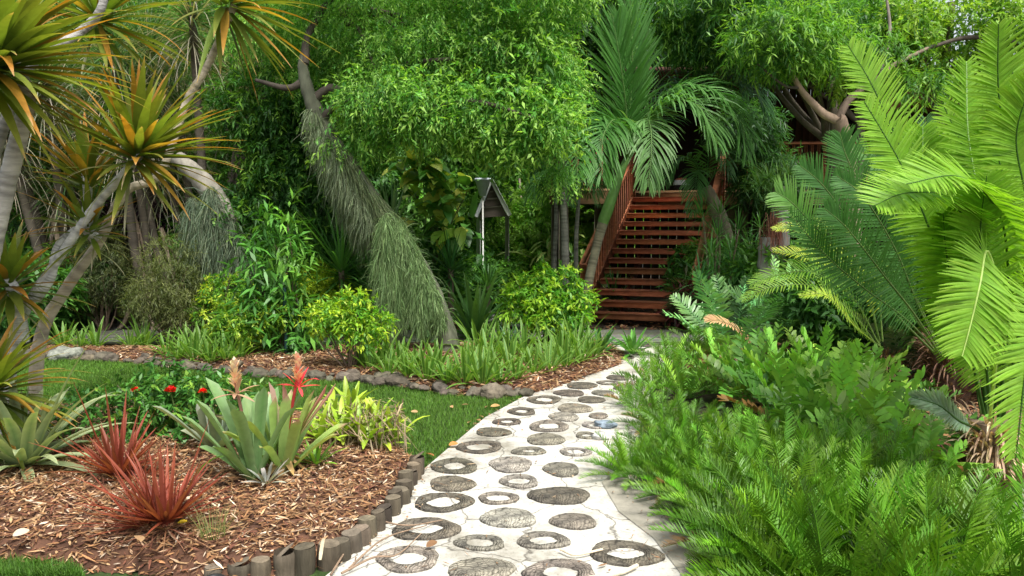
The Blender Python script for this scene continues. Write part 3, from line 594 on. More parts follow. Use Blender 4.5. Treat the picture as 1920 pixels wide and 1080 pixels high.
# ================================================================ HOUSE ON STILTS
DZ = RISE * (NT + 1) - .03
hs_ = thing('stilt_house', 'dark wooden house on stilts with a deep deck half hidden by palms', 'house', (4, 18, 0))
m = MB(); T0 = SP(-WID / 2, RUN * NT + .02, 0); T1 = SP(WID / 2, RUN * NT + .02, 0); XL = (1030 - 960) / FPX * 14.3
deck = A([[XL, 14.3], [T0[0] - .55, 14.3], [T0[0] - .45, T0[1]], [T1[0], T1[1]], [T1[0] + .1, 14.9], [12, 14.9], [12, 17.0], [XL, 17.0]]); nD = len(deck)
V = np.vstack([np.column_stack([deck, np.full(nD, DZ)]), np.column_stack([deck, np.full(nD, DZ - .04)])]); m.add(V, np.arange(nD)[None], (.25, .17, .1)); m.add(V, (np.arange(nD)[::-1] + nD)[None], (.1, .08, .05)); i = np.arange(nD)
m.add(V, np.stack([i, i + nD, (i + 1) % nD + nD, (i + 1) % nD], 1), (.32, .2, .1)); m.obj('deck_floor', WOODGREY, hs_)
m = MB()
for k in (0, 2, 4):
    a, b_ = deck[k], deck[(k + 1) % nD]
    e = nz(A([b_[1] - a[1], a[0] - b_[0]])) * -.02
    beam(m, A([a[0], a[1], DZ - .17]) + A([0, .03, 0]), A([b_[0], b_[1], DZ - .17]) + A([0, .03, 0]), .05, .25, jit((.27, .17, .08), 1, .1)[0])
m.obj('rim_beam', WOODRED, hs_)
for x, y in [(XL + .12, 14.45), (XL + .95, 14.45), (XL + .12, 16.6), (2.0, 16.6), (T1[0] + .3, 15.1), (6.3, 15.1), (8, 15.1), (5.2, 16.8), (9.5, 15.1)]:
    m = MB(); beam(m, (x, y, -.05), (x, y, DZ - .3), .15, .15, (.22, .19, .14), .01); m.obj('post', STAKE, hs_)
# left deck railing
for k in range(9):
    x = XL + .06 + k * .115; m = MB(); beam(m, (x, 14.36, DZ), (x, 14.36, DZ + .88), .05, .035, jit(A(RED) * .9, 1, .15)[0]); m.obj('baluster', WOODRED, hs_)
m = MB(); beam(m, (XL - .03, 14.36, DZ + .92), (XL + 1.1, 14.36, DZ + .92), .11, .045, RED); beam(m, (T1[0] + .15, 14.96, DZ + .92), (11.9, 14.96, DZ + .92), .11, .045, A(RED) * .9); beam(m, (T1[0] + .15, 14.96, DZ + .1), (11.9, 14.96, DZ + .1), .05, .06, A(RED) * .8); m.obj('handrail', WOODRED, hs_)
for k in range(60):
    x = T1[0] + .2 + k * .125
    if x < 11.8: m = MB(); beam(m, (x, 14.96, DZ + .12), (x, 14.96, DZ + .9), .05, .035, jit(A(RED) * .8, 1, .15)[0]); m.obj('baluster', WOODRED, hs_)
m = MB()   # vertical plank wall with doorway
xs = np.arange(XL + .3, 13, .16)
for x in xs:
    if 3.45 < x < 4.5: beam(m, (x, 17.05, DZ + 2.05), (x, 17.05, DZ + 2.35), .15, .03, (.07, .035, .02)); continue
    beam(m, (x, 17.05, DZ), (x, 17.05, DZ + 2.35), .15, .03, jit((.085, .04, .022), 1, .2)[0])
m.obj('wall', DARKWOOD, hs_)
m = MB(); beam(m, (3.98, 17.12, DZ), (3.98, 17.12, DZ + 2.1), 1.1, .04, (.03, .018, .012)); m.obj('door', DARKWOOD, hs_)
m = MB(); beam(m, (7.3, 17.0, DZ + 1.0), (8.7, 17.0, DZ + 1.0), .06, .08, (.1, .05, .03)); beam(m, (7.3, 17.0, DZ + 2.0), (8.7, 17.0, DZ + 2.0), .06, .08, (.1, .05, .03)); beam(m, (8, 17.02, DZ + 1.04), (8, 17.02, DZ + 1.96), 1.3, .02, (.01, .012, .015)); m.obj('window', GLASSY, hs_)
m = MB(); box(m, (7, 17.9, DZ + 1.0), (12, 1.3, 2.4), c3=(.05, .03, .02)); m.obj('room_block', DARKWOOD, hs_)
m = MB()   # roof: low pitched, deep eave
rf = A([[XL + .35, 14.0, DZ + 2.2], [13.5, 14.0, DZ + 2.2], [13.5, 18.5, DZ + 2.7], [XL + .35, 18.5, DZ + 2.7], [XL + .35, 14.0, DZ + 2.1], [13.5, 14.0, DZ + 2.1], [13.5, 18.5, DZ + 2.6], [XL + .35, 18.5, DZ + 2.6]])
m.add(rf, [[0, 1, 2, 3], [7, 6, 5, 4], [4, 5, 1, 0], [5, 6, 2, 1], [6, 7, 3, 2], [7, 4, 0, 3]], (.10, .05, .035)); m.obj('roof', DARKWOOD, hs_)
m = MB(); beam(m, (T1[0] + .3, 15.0, DZ), (T1[0] + .3, 15.0, DZ + 2.15), .12, .12, (.08, .04, .025)); m.obj('porch_post', WOODRED, hs_); m = MB(); beam(m, (7.6, 15.0, DZ), (7.6, 15.0, DZ + 2.15), .12, .12, (.08, .04, .025)); m.obj('porch_post', WOODRED, hs_)
# dark skirting under the deck
m = MB()
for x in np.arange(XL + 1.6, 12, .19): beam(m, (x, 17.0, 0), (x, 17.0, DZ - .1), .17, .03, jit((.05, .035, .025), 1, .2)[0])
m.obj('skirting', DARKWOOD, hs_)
# helmet-like ball on deck
c = P(1277, 362, 15.7); t = thing('round_planter_ball', 'round black and white ball with a reddish top resting on the deck edge', 'ball', (c[0], c[1], DZ))
m = MB(); pr = [(0, .0), (.10, .01), (.155, .08), (.16, .13)]; import itertools
def lathe(m, c, pr, ns=24, c3=(.5, .5, .5), sq=1.):
    a = np.linspace(0, 2 * np.pi, ns, endpoint=False); V = np.vstack([np.column_stack([r * np.cos(a), r * np.sin(a) * sq, np.full(ns, z)]) for r, z in pr]) + A(c); i = np.arange(ns)
    F = np.vstack([np.stack([k * ns + i, k * ns + (i + 1) % ns, (k + 1) * ns + (i + 1) % ns, (k + 1) * ns + i], 1) for k in range(len(pr) - 1)]); m.add(V, F, c3)
cc = (c[0], c[1], DZ + .002); lathe(m, cc, pr, c3=(.02, .02, .03)); m.obj('dark_lower_half', GLASSY, t, smooth=True)
m = MB(); lathe(m, cc, [(.162, .13), (.162, .18), (.14, .23)], c3=(.6, .6, .62)); m.obj('white_band', PAINT, t, smooth=True); m = MB(); lathe(m, cc, [(.14, .23), (.10, .27), (.0, .285)], c3=(.4, .14, .07)); m.obj('red_cap', PAINT, t, smooth=True)
# big curved fallen log / beam against house on the right
m = MB(); tube(m, PL([(1640, 215, 10.5), (1690, 178, 10.5), (1730, 180, 10.6), (1775, 200, 10.7), (1850, 235, 10.8)]), [.10, .17, .18, .14, .1], ns=14, c=(.16, .06, .035), n=24, bump=.08)
tag(m.obj('bent_red_trunk', BARK, off=P(1640, 215, 10.5), smooth=True), 'thick bent reddish trunk arching behind the tall cycad fronds', 'tree trunk')
# gabled shelter with hanging pot and pole
c = P(925, 405, 13.2); t = thing('gabled_shelter', 'tiny steep gabled roof on a post with white trimmed edges', 'shelter', (P(895, 400, 13.3)[0], 13.3, 0))
ap = P(921, 338, 13.2); lf = P(893, 408, 13.2); rg = P(956, 405, 13.2)
for q, nm, dy in ((lf, 'roof', 1), (rg, 'roof', 1)):
    m = MB(); nv = A([0, .9, 0]); V = [ap, q, q + nv, ap + nv]; dn = A([0, 0, -.035]); V = A(V + [v + dn for v in V]); m.add(V, [[0, 1, 2, 3], [7, 6, 5, 4], [0, 4, 5, 1], [1, 5, 6, 2], [2, 6, 7, 3], [3, 7, 4, 0]], (.2, .19, .17)); r_ = m.obj('roof', DARKWOOD, t)
    m = MB(); beam(m, ap + A([0, -.02, .01]), q + A([0, -.02, .01]), .03, .07, (.72, .72, .7)); m.obj('white_trim', PAINT, r_)
m = MB(); yy = 13.32; V = A([ap + A([0, .12, -.05]), lf + A([.06, .12, 0]), rg + A([-.05, .12, 0])]); V = np.vstack([V, V + A([0, .03, 0])]); m.add(V[:3], [[0, 1, 2]], (.14, .11, .09)); m.add(V[3:], [[2, 1, 0]], (.14, .11, .09))
for zf in (.3, .5, .72):
    a = ap + (lf - ap) * zf; b_ = ap + (rg - ap) * zf; beam(m, a + A([.06, .09, 0]), b_ + A([-.06, .09, 0]), .02, .03, (.3, .26, .22))
m.obj('gable_panel', PAINT, t)
m = MB(); beam(m, (lf[0] + .03, 13.4, 0), (lf[0] + .03, 13.4, lf[2] + .05), .07, .07, (.5, .5, .48)); beam(m, (rg[0] - .05, 13.4, 0), (rg[0] - .05, 13.4, rg[2] + .02), .07, .07, (.3, .28, .25)); m.obj('post', PAINT, t)
c = P(905, 352, 12.9); t = thing('plant_pot', 'white tapered pot holding leaves at the peak of the little gabled roof', 'pot', c); m = MB(); lathe(m, c - A([0, 0, .14]), [(.0, 0), (.055, .0), (.13, .26), (.145, .26), (.145, .30), (.12, .30), (.115, .24), (0, .22)], 20, (.55, .6, .66)); m.obj('pot_body', PAINT, t, smooth=False)
m = MB(); beam(m, c - A([0, -.02, .14]), A([c[0], c[1] + .02, 0]), .03, .03, (.55, .55, .5)); m.obj('stand_pole', PAINT, t); m = MB(); rosette(m, c + A([0, 0, .12]), UP, 14, .3, .09, 10, 90, .8, (.08, .2, .03), prof='oval'); m.obj('foliage', GLOSS, t)
m = MB(); a = G(990, 548); b_ = P(974, 335, a[1] + .3); tube(m, [a, (a + b_) / 2 + A([.01, 0, 0]), b_], [.035, .03, .026], ns=9, c=(.42, .34, .27), n=16, bump=.06); tag(m.obj('leaning_pole', BARK, off=a), 'thin pale leaning pole standing beside the walkway behind the bright shrub', 'pole')
# distant pale roofs
for (px, py, Y, W_, lab) in [(985, 402, 24, 1.1, 'distant white gabled roof glimpsed right of the leaning pole'), (845, 398, 24, .6, 'bit of a distant white roof showing behind the big leaved climber')]:
    c = P(px, py, Y); t = thing('far_house', lab, 'house', (c[0], Y + 1.5, 0)); m = MB(); h = .35; V = A([[c[0] - W_, Y, c[2]], [c[0] + W_, Y, c[2]], [c[0] + W_, Y + 3, c[2]], [c[0] - W_, Y + 3, c[2]], [c[0] - .3, Y + 1.5, c[2] + h], [c[0] + .3, Y + 1.5, c[2] + h]]); m.add(V, [[0, 1, 5, 4], [2, 3, 4, 5]], (.7, .7, .7)); m.F.append(np.array([[1, 2, 5], [3, 0, 4]]) + m.n - 6); m.obj('roof', PAINT, t)
    m = MB(); box(m, (c[0], Y + 1.5, c[2] / 2 - .02), (W_ * 1.8, 2.6, c[2] - .04), c3=(.4, .42, .38)); m.obj('wall', PAINT, t)
# black irrigation pipe beside the stake ends
m = MB(); pts = A([G(a, b_, .05) for a, b_ in [(388, 1084), (400, 1078), (415, 1077), (428, 1083)]]) + A([0, -.02, .0]); tube(m, pts, .013, ns=9, c=(.02, .02, .02), n=14); tag(m.obj('irrigation_pipe', PAINT, off=pts[0]), 'short black plastic pipe poking out beside the left end of the stakes', 'pipe')
# dark slim post behind the lawn
a = G(537, 674); m = MB(); tube(m, [a, a + A([0, 0, .85])], .022, ns=10, c=(.02, .06, .055), n=6); tag(m.obj('garden_post', PAINT, off=a), 'slim dark green post standing in the leafy stem plant', 'post')
# ================================================================ PLANTS
G1, G2, G3 = (.045, .13, .02), (.08, .20, .03), (.13, .27, .045); DKG = (.022, .06, .016); YG = (.30, .42, .04); OLV = (.10, .12, .04)

# ---- foreground coontie ferns (fine leaflets): a few variants, copied
def coontie(label, seed, n=42, L=.50, base=(0, 0, 0), c=(.080, .215, .012), ll=.088, lw=.0072, nl=34, name='coontie_fern', cat='fern', grp='coontie ferns beside the path', mat=None, a1=78, lprof=None, nseg=2, up0=8, dr=.45, c1=None, prof='needle', la=(60, 30), lift=.55, brown=.10):
    m = MB(); g = np.arange(n) * 2.4 + seed
    for i in range(n):
        s = (i + .5) / n; th = R(up0 + (a1 - up0) * s ** .8) ; a = g[i]; l = L * rng.uniform(.75, 1.15)
        d = A([math.cos(a) * math.sin(th), math.sin(a) * math.sin(th), math.cos(th)]); pts = []; p = A(base) + A([math.cos(a), math.sin(a), 0]) * .05; dd = d.copy()
        for k in range(6):
            pts.append(p.copy()); p = p + dd * l / 5; dd = nz(dd - UP * dr * .3 * (k + 1) / 3)
            p[2] = max(p[2], .03 + .004 * k)
        cc = A(c) * math.exp(rng.normal(0, .34)) * A([1 + rng.uniform(-.15, .35), 1, 1])
        if brown and rng.uniform() < brown and i > n * .6: cc = A([.26, .15, .05]) * rng.uniform(.6, 1.2)
        face = UP + rng.normal(0, .25, 3) - d * .3
        frond(m, pts, nl, ll, lw, la[0], la[1], lift, .35, cc, cc * (A([1.25, 1.15, .9]) if c1 is None else A(c1)), rc=A(c) * 1.3, rr=.0035, face=face, nseg=nseg, prof=prof, start=.18, jitt=.13, n=12, lprof=lprof)
    o = m.obj(name, mat or FERN, off=base); return tag(o, label, cat, grp)
FERN_L = 'fine leaved coontie fern in the dense bright green mass at the bottom right'
protos = [coontie(FERN_L, s) for s in (0.3, 1.7, 3.1)]
spots = [(1185, 895, .62), (1250, 870, .7), (1318, 925, .82), (1335, 980, .75), (1268, 930, .6), (1410, 1020, .85), (1450, 1070, .95), (1450, 1130, .85), (1290, 840, .75), (1380, 900, .9), (1460, 960, 1.05), (1530, 1010, 1.1), (1490, 1090, 1.1), (1600, 1100, 1.15), (1450, 870, .75),
         (1550, 895, .8), (1630, 950, .95), (1690, 1050, 1.0), (1790, 1090, .95), (1890, 1090, .9), (1740, 1000, .75), (1830, 1030, .6), (1940, 1030, .6), (1235, 805, .68), (1370, 845, .65), (1620, 900, .65), (1580, 1180, 1.2), (1750, 1180, 1.2), (1920, 1160, 1.2), (1400, 955, .9), (1440, 1010, 1.0), (1560, 950, .95)]
for i, (a, b_, sc) in enumerate(spots):
    g0 = G(a, b_); lab = FERN_L
    if i == 0: lab = 'coontie fern leaning furthest over the middle of the path with yellowish tips'
    elif i == 22: lab = 'coontie fern at the right path edge just above the blue-grey stone'
    elif i == 5: lab = 'coontie fern spilling over the path at the very bottom of the photo'
    if i < 3: protos[i].location = g0; protos[i].scale = (sc,) * 3; protos[i]['label'] = lab
    else: copy_thing(protos[i % 3], g0, rng.uniform(0, 6.28), sc, lab)
# mid ferns along path (softer, yellower)
pm = coontie('x', 5, 24, .42, c=(.09, .23, .02), ll=.085, lw=.011, nl=17, name='soft_fern', grp='soft ferns along the far path edge', up0=5, a1=70)
for i, (a, b_, sc, lab) in enumerate([(1225, 730, .95, 'small yellow green fern at the path edge where the path narrows'), (1260, 690, 1.0, 'soft fern clump with dense upright fronds behind the narrow neck of the path'), (1320, 672, 1.05, 'round fine fern clump nearest to the boardwalk, in front of the blue green cycad fronds'), (1285, 745, 1, 'yellowish fern clump between the path neck and the broad leaved cycads'), (1190, 765, .7, 'low pale fern with rounded leaflets touching the path at the bend')]):
    if i == 0: o = pm; o.location = G(a, b_); o.scale = (sc,) * 3; o['label'] = lab
    else: copy_thing(pm, G(a, b_), rng.uniform(0, 6), sc, lab)

# ---- cardboard-palm like zamias, broad leaflets
ovp = lambda q: np.clip(np.sin(np.pi * (q * .8 + .12)), 0, 1) ** .4
def zamia(i, c, seed, n=15, L=.9, ll=.19, lw=.062, nl=12, **k):
    return coontie('x', seed, n, L, c=c, ll=ll, lw=lw, nl=nl, name='broad_leaved_zamia', cat='cycad', grp='broad leaved zamias in the right bed', mat=GLOSS, lprof=ovp, nseg=4, up0=12, a1=72, dr=.4, prof='oval', la=(68, 40), lift=.3, **k)
zp = [zamia(0, (.11, .29, .04), .5), zamia(1, (.16, .35, .055), 2.2), zamia(2, (.09, .25, .06), 4.0, lw=.045)]
zs = [(1400, 755, .7, 'glossy zamia with long spreading fronds nearest to the fine ferns', 0), (1480, 768, .75, 'bright zamia with rounded leaflets in the middle of the right bed', 1), (1560, 778, .78, 'zamia with broad pale leaflets right of the middle of the right bed', 1), (1430, 715, .62, 'dark glossy zamia behind the front row, left side of the right bed', 0),
      (1530, 720, .68, 'yellow tinged zamia under the leaning dark cycad fronds', 1), (1610, 750, .6, 'zamia whose fronds spread towards the brown caudex', 0), (1355, 722, .6, 'small zamia beside the fine fern clumps at the left of the right bed', 1), (1650, 870, .75, 'zamia with round leaflets left of the pale fibrous trunk base', 1), (1735, 915, .45, 'low zamia frond cluster at the foot of the near big cycad', 0), (1690, 800, .5, 'zamia between the two brown cycad trunks', 2), (1600, 830, .7, 'large leaved pale green zamia above the fine fern mass', 1), (1480, 810, .7, 'dark zamia tucked behind the fine fern mass', 0)]
for i, (a, b_, sc, lab, v) in enumerate(zs):
    src = zp[v]
    if not src.get('used'): src['used'] = 1; src.location = G(a, b_); src.scale = (sc,) * 3; src['label'] = lab
    else: copy_thing(src, G(a, b_), rng.uniform(0, 6), sc, lab)
for o in bpy.data.objects:
    if 'used' in o: del o['used']

# ---- cycads with explicit fronds
def caudex(m, c, r, h, col0, n=170, sz=.09):
    tube(m, [c - A([0, 0, .05]), c + A([0, 0, h * .5]), c + A([0, 0, h])], [r * .9, r, r * .75], ns=16, c=A(col0) * .5, n=8, bump=.1)
    a = rng.uniform(0, 6.28, n); z = rng.uniform(0, h, n); P0 = c + np.column_stack([np.cos(a) * r * .85, np.sin(a) * r * .85, z]); D = np.column_stack([np.cos(a), np.sin(a), rng.uniform(.3, 1.3, n)])
    n3 = n // 2; a3 = rng.uniform(0, 6.28, n3); z3 = rng.uniform(h * .35, h * 1.12, n3); blades(m, c + np.column_stack([np.cos(a3) * r * .9, np.sin(a3) * r * .9, z3]), np.column_stack([np.cos(a3) * .5, np.sin(a3) * .5, rng.uniform(-.6, .9, n3)]), sz * 1.7 * rng.uniform(.6, 1.3, n3), .012, droop=1.6, nseg=5, prof='strap', fold=.3, c0=jit(A(col0) * 1.2, n3, .35, .06), c1=jit(A(col0) * 1.7, n3, .35, .06))
    blades(m, P0, D, sz * rng.uniform(.6, 1.3, n), .028, droop=.2, nseg=3, prof='sword', fold=.4, c0=jit(col0, n, .3, .08), c1=jit(A(col0) * 1.3, n, .3, .08))
def cycad(name, label, base, r, h, ccol, fronds, fk, grp=None):
    t = thing(name, label, 'cycad', base, grp); m = MB(); caudex(m, A(base), r, h, ccol, n=int(420 * h / .3)); m.obj('caudex', DRY, t)
    for f in fronds:
        pts, kw = f; k = dict(fk); k.update(kw); lab = k.pop('label', None); m = MB(); frond(m, PL(pts), **k); o = m.obj('frond', k_mat[0], t)
        if lab: o['label'] = lab
    return t
k_mat = [LEAF]
LG = (.165, .34, .022); LG2 = (.25, .44, .035); VIEW = A([0, -1, .35])
big = dict(nl=96, ll=.29, lw=.0175, a0=82, a1=48, lift=.12, ldroop=.25, c0=LG, c1=LG2, rc=(.05, .13, .02), rr=.011, face=VIEW, nseg=4, prof='needle', fold=.35, start=.22, jitt=.06)
B1 = G(1860, 905, 0)
fr = [([(1860, 800, 4.6), (1885, 600, 4.5), (1890, 350, 4.35), (1872, 170, 4.2), (1872, 45, 4.1)], dict(ll=.26)),
      ([(1855, 800, 4.6), (1850, 560, 4.6), (1835, 380, 4.55), (1815, 250, 4.5), (1812, 115, 4.5)], dict(rc=(.45, .6, .3), ll=.26)),
      ([(1850, 800, 4.6), (1835, 600, 4.4), (1815, 440, 4.2), (1780, 372, 4.0), (1700, 362, 3.8), (1640, 385, 3.7)], dict(face=A([.2, -.5, 1]), ll=.26)),
      ([(1870, 800, 4.6), (1890, 600, 4.3), (1885, 440, 4.1), (1850, 365, 3.9), (1790, 330, 3.75), (1700, 345, 3.6)], dict(face=A([.3, -.5, 1]), ll=.29)),
      ([(1855, 800, 4.5), (1870, 640, 4.1), (1868, 530, 4.0), (1850, 470, 3.9), (1838, 530, 3.75), (1822, 600, 3.7), (1804, 668, 3.65)], dict(rc=(.5, .62, .2), face=A([.1, -1, .1]), ll=.25, a1=50, lift=.05, nl=60, start=.5)),
      ([(1870, 800, 4.6), (1915, 600, 4.4), (1925, 400, 4.2), (1905, 260, 4.1), (1935, 150, 4.0)], dict(ll=.29)),
      ([(1875, 800, 4.5), (1930, 620, 4.1), (1945, 560, 3.9), (1925, 680, 3.7), (1905, 860, 3.6)], dict(ll=.28, face=A([0, -1, .1]))),
      ([(1845, 800, 4.7), (1822, 640, 4.7), (1785, 480, 4.7), (1735, 330, 4.7), (1730, 240, 4.7)], dict(rc=(.45, .6, .3))),
      ([(1845, 800, 4.8), (1815, 640, 4.9), (1765, 470, 5.0), (1710, 330, 5.0), (1640, 170, 5.0), (1590, 85, 5.0)], dict(ll=.26, label='tall arching frond whose tip reaches highest on the left of the cluster')),
      ([(1850, 800, 4.6), (1825, 690, 4.5), (1785, 550, 4.45), (1735, 410, 4.4), (1685, 300, 4.4), (1620, 190, 4.4)], dict(ll=.26)),
      ([(1860, 800, 4.5), (1850, 700, 4.3), (1840, 560, 4.1), (1838, 430, 4.0), (1850, 330, 3.9)], dict(ll=.29)),
      ([(1850, 800, 4.6), (1825, 690, 4.4), (1797, 590, 4.3), (1775, 480, 4.2), (1768, 400, 4.1)], dict(ll=.28)),
      ([(1880, 800, 4.6), (1930, 720, 4.5), (1980, 560, 4.4), (2000, 400, 4.4)], dict(ll=.29)),
      ([(1870, 800, 4.7), (1900, 560, 4.9), (1890, 300, 4.9), (1900, 110, 4.9)], dict(ll=.29)),
      ([(1862, 800, 4.7), (1868, 600, 4.8), (1850, 420, 4.9), (1815, 300, 5.0), (1770, 200, 5.0)], {}), ([(1868, 800, 4.6), (1900, 650, 4.5), (1905, 480, 4.4), (1880, 330, 4.3), (1850, 230, 4.3)], {}),
      ([(1855, 800, 4.7), (1835, 650, 4.8), (1800, 500, 4.9), (1755, 380, 5.0), (1680, 230, 5.1)], {}), ([(1872, 800, 4.7), (1915, 640, 4.8), (1930, 480, 4.8), (1940, 320, 4.8), (1930, 200, 4.8)], {}),
      ([(1850, 810, 4.5), (1800, 790, 4.3), (1760, 760, 4.2), (1710, 745, 4.15)], dict(ll=.13, c0=(.20, .30, .2), c1=(.30, .4, .26), a0=40, a1=15, label='young pale greyish frond curling out low on the left'))]
cycad('tall_cycad', 'huge light green cycad filling the right side with a pale fibrous trunk base', (B1[0], B1[1], 0), .19, .38, (.36, .25, .17), fr, big)
DC = (.05, .15, .03); B2 = G(1775, 745, 0)
dk = dict(nl=62, ll=.25, lw=.015, a0=70, a1=35, lift=.15, ldroop=.2, c0=DC, c1=(.08, .20, .045), rc=(.13, .2, .06), rr=.010, face=A([-.3, -1, .4]), nseg=3, prof='needle', fold=.2, start=.22, jitt=.045)
fr = [([(1765, 660, 6.2), (1700, 520, 6.1), (1640, 400, 6.0), (1590, 300, 6.0), (1575, 250, 6.0)], {}), ([(1760, 660, 6.2), (1690, 560, 6.0), (1610, 440, 5.9), (1545, 350, 5.9), (1500, 310, 5.9)], {}),
      ([(1755, 665, 6.2), (1660, 570, 6.0), (1570, 470, 5.9), (1490, 385, 5.85), (1455, 360, 5.85)], dict(c0=(.10, .24, .04), c1=(.2, .36, .1))), ([(1770, 660, 6.3), (1730, 500, 6.4), (1690, 370, 6.4), (1640, 290, 6.5)], {}),
      ([(1760, 665, 6.2), (1700, 600, 5.9), (1620, 540, 5.7), (1550, 480, 5.6), (1480, 400, 5.6)], {}), ([(1775, 660, 6.3), (1760, 480, 6.5), (1740, 330, 6.6), (1735, 220, 6.7)], {}), ([(1780, 660, 6.2), (1800, 500, 6.1), (1800, 380, 6.0), (1830, 280, 6.0)], {}),
      ([(1765, 665, 6.1), (1720, 570, 5.9), (1680, 470, 5.8), (1620, 370, 5.7), (1570, 330, 5.7)], {}), ([(1762, 665, 6.1), (1715, 590, 5.8), (1660, 520, 5.6), (1590, 430, 5.5), (1545, 390, 5.5)], dict(c0=(.06, .17, .035))),
      ([(1770, 650, 6.3), (1720, 450, 6.5), (1660, 320, 6.6), (1560, 255, 6.6)], dict(c0=(.1, .24, .05), ll=.2))]
cycad('dark_cycad', 'dark green cycad with fronds leaning left and a shaggy dark brown trunk', (B2[0], B2[1], 0), .21, .48, (.13, .075, .05), fr, dk)
B3 = G(1660, 712, 0); YL = (.30, .42, .03)
yl = dict(nl=42, ll=.19, lw=.014, a0=75, a1=40, lift=.2, ldroop=.5, c0=(.14, .30, .03), c1=(.25, .42, .05), rc=(.2, .3, .08), rr=.009, face=A([0, -.6, 1]), nseg=3, prof='needle', fold=.2, start=.12, jitt=.05)
fr = [([(1650, 650, 7.0), (1600, 560, 6.9), (1530, 512, 6.8), (1460, 515, 6.8), (1408, 533, 6.8)], {}), ([(1645, 650, 6.9), (1600, 590, 6.8), (1530, 538, 6.7), (1450, 538, 6.6), (1392, 562, 6.6)], dict(c0=(.22, .38, .04), ll=.16)),
      ([(1650, 640, 7), (1620, 540, 6.9), (1570, 500, 6.9), (1510, 480, 6.8), (1450, 470, 6.8)], dict(c0=YL, c1=(.5, .55, .06), ll=.17, label='young bright yellow frond curving left')), ([(1650, 650, 7), (1620, 520, 7), (1560, 470, 7), (1500, 430, 7), (1450, 430, 7)], dict(c0=YL, c1=(.55, .6, .08), ll=.15, label='short yellow frond with a ragged tip')),
      ([(1655, 640, 7.1), (1640, 500, 7.1), (1590, 430, 7.1), (1545, 425, 7.0), (1530, 470, 7.0)], dict(c0=(.25, .4, .05), c1=(.3, .45, .06))), ([(1650, 650, 6.9), (1600, 610, 6.7), (1550, 555, 6.6), (1500, 555, 6.6)], dict(c0=(.42, .5, .04), ll=.13)),
      ([(1650, 650, 6.9), (1590, 600, 6.8), (1530, 510, 6.7), (1470, 370, 6.6)], dict(c0=(.13, .28, .05)))]
cycad('young_cycad', 'cycad with arching yellow green young fronds pointing left', (B3[0], B3[1], 0), .13, .25, (.16, .1, .06), fr, yl)
# upright blue-green fronds cluster in front of stairs
for (a, b_, sc, lab, v) in [(1370, 668, 1.15, 'blue green cycad with flat comb like fronds left of the Y trunk base', 0), (1470, 662, 1.25, 'blue green cycad with upright comb fronds in front of the gnarled trunk', 1), (1560, 668, 1.2, 'blue green cycad standing under the arched yellow fronds', 2), (1700, 700, .9, 'pale bluish cycad clump left of the dark brown caudex', 3)]:
    o = coontie(lab, v + .7, 13, 1.0, c=(.11, .29, .10) if v < 3 else (.16, .28, .17), ll=.17, lw=.030, nl=24, name='comb_cycad', cat='cycad', grp='blue green cycads at the back of the right bed', mat=GLOSS, nseg=3, up0=8, a1=62, dr=.35, prof='lance', la=(75, 45), lift=.15); o.location = G(a, b_); o.scale = (sc,) * 3
m = MB(); frond(m, PL([(1420, 660, 8.6), (1385, 620, 8.5), (1350, 603, 8.4), (1325, 600, 8.4)]), 20, .15, .03, c0=(.45, .26, .13), c1=(.6, .4, .2), face=A([0, -.5, 1]), nseg=3, ldroop=.9); tag(m.obj('withered_frond', DRY, off=G(1420, 690)), 'withered tan frond standing out above the blue green cycad fronds', 'fern frond')

# ---- palm in the centre, beside stairs
def palm_trunk(m, pts, r, c=(.27, .25, .2)): tube(m, pts, r, ns=12, c=c, n=60, ring=.035, bump=.02, cap=True)
pk = dict(nl=62, ll=.78, lw=.032, a0=60, a1=22, lift=.1, ldroop=1.35, c0=(.05, .165, .025), c1=(.10, .25, .05), rc=(.14, .25, .07), rr=.016, nseg=5, prof='lance', fold=.3, start=.14, jitt=.12)
b0 = G(1098, 606); b0[1] = 11.2; b0[0] = (1098 - 960) / FPX * 11.2
t = thing('arching_palm', 'palm with a green crownshaft leaning beside the stair rail', 'palm', (b0[0], b0[1], 0)); m = MB(); palm_trunk(m, [A([b0[0], b0[1], -.05]), P(1102, 540, 11.2), P(1118, 465, 11.3), P(1131, 415, 11.3)], [.075, .07, .068, .08], (.22, .20, .13)); m.obj('trunk', RINGBARK, t, smooth=True)
m = MB(); tube(m, [P(1130, 418, 11.3), P(1141, 388, 11.3), P(1158, 340, 11.35), P(1176, 295, 11.4)], [.085, .09, .07, .045], ns=12, c=(.13, .27, .06), n=14); m.obj('crownshaft', GLOSS, t, smooth=True)
CF = (1174, 300, 11.4)
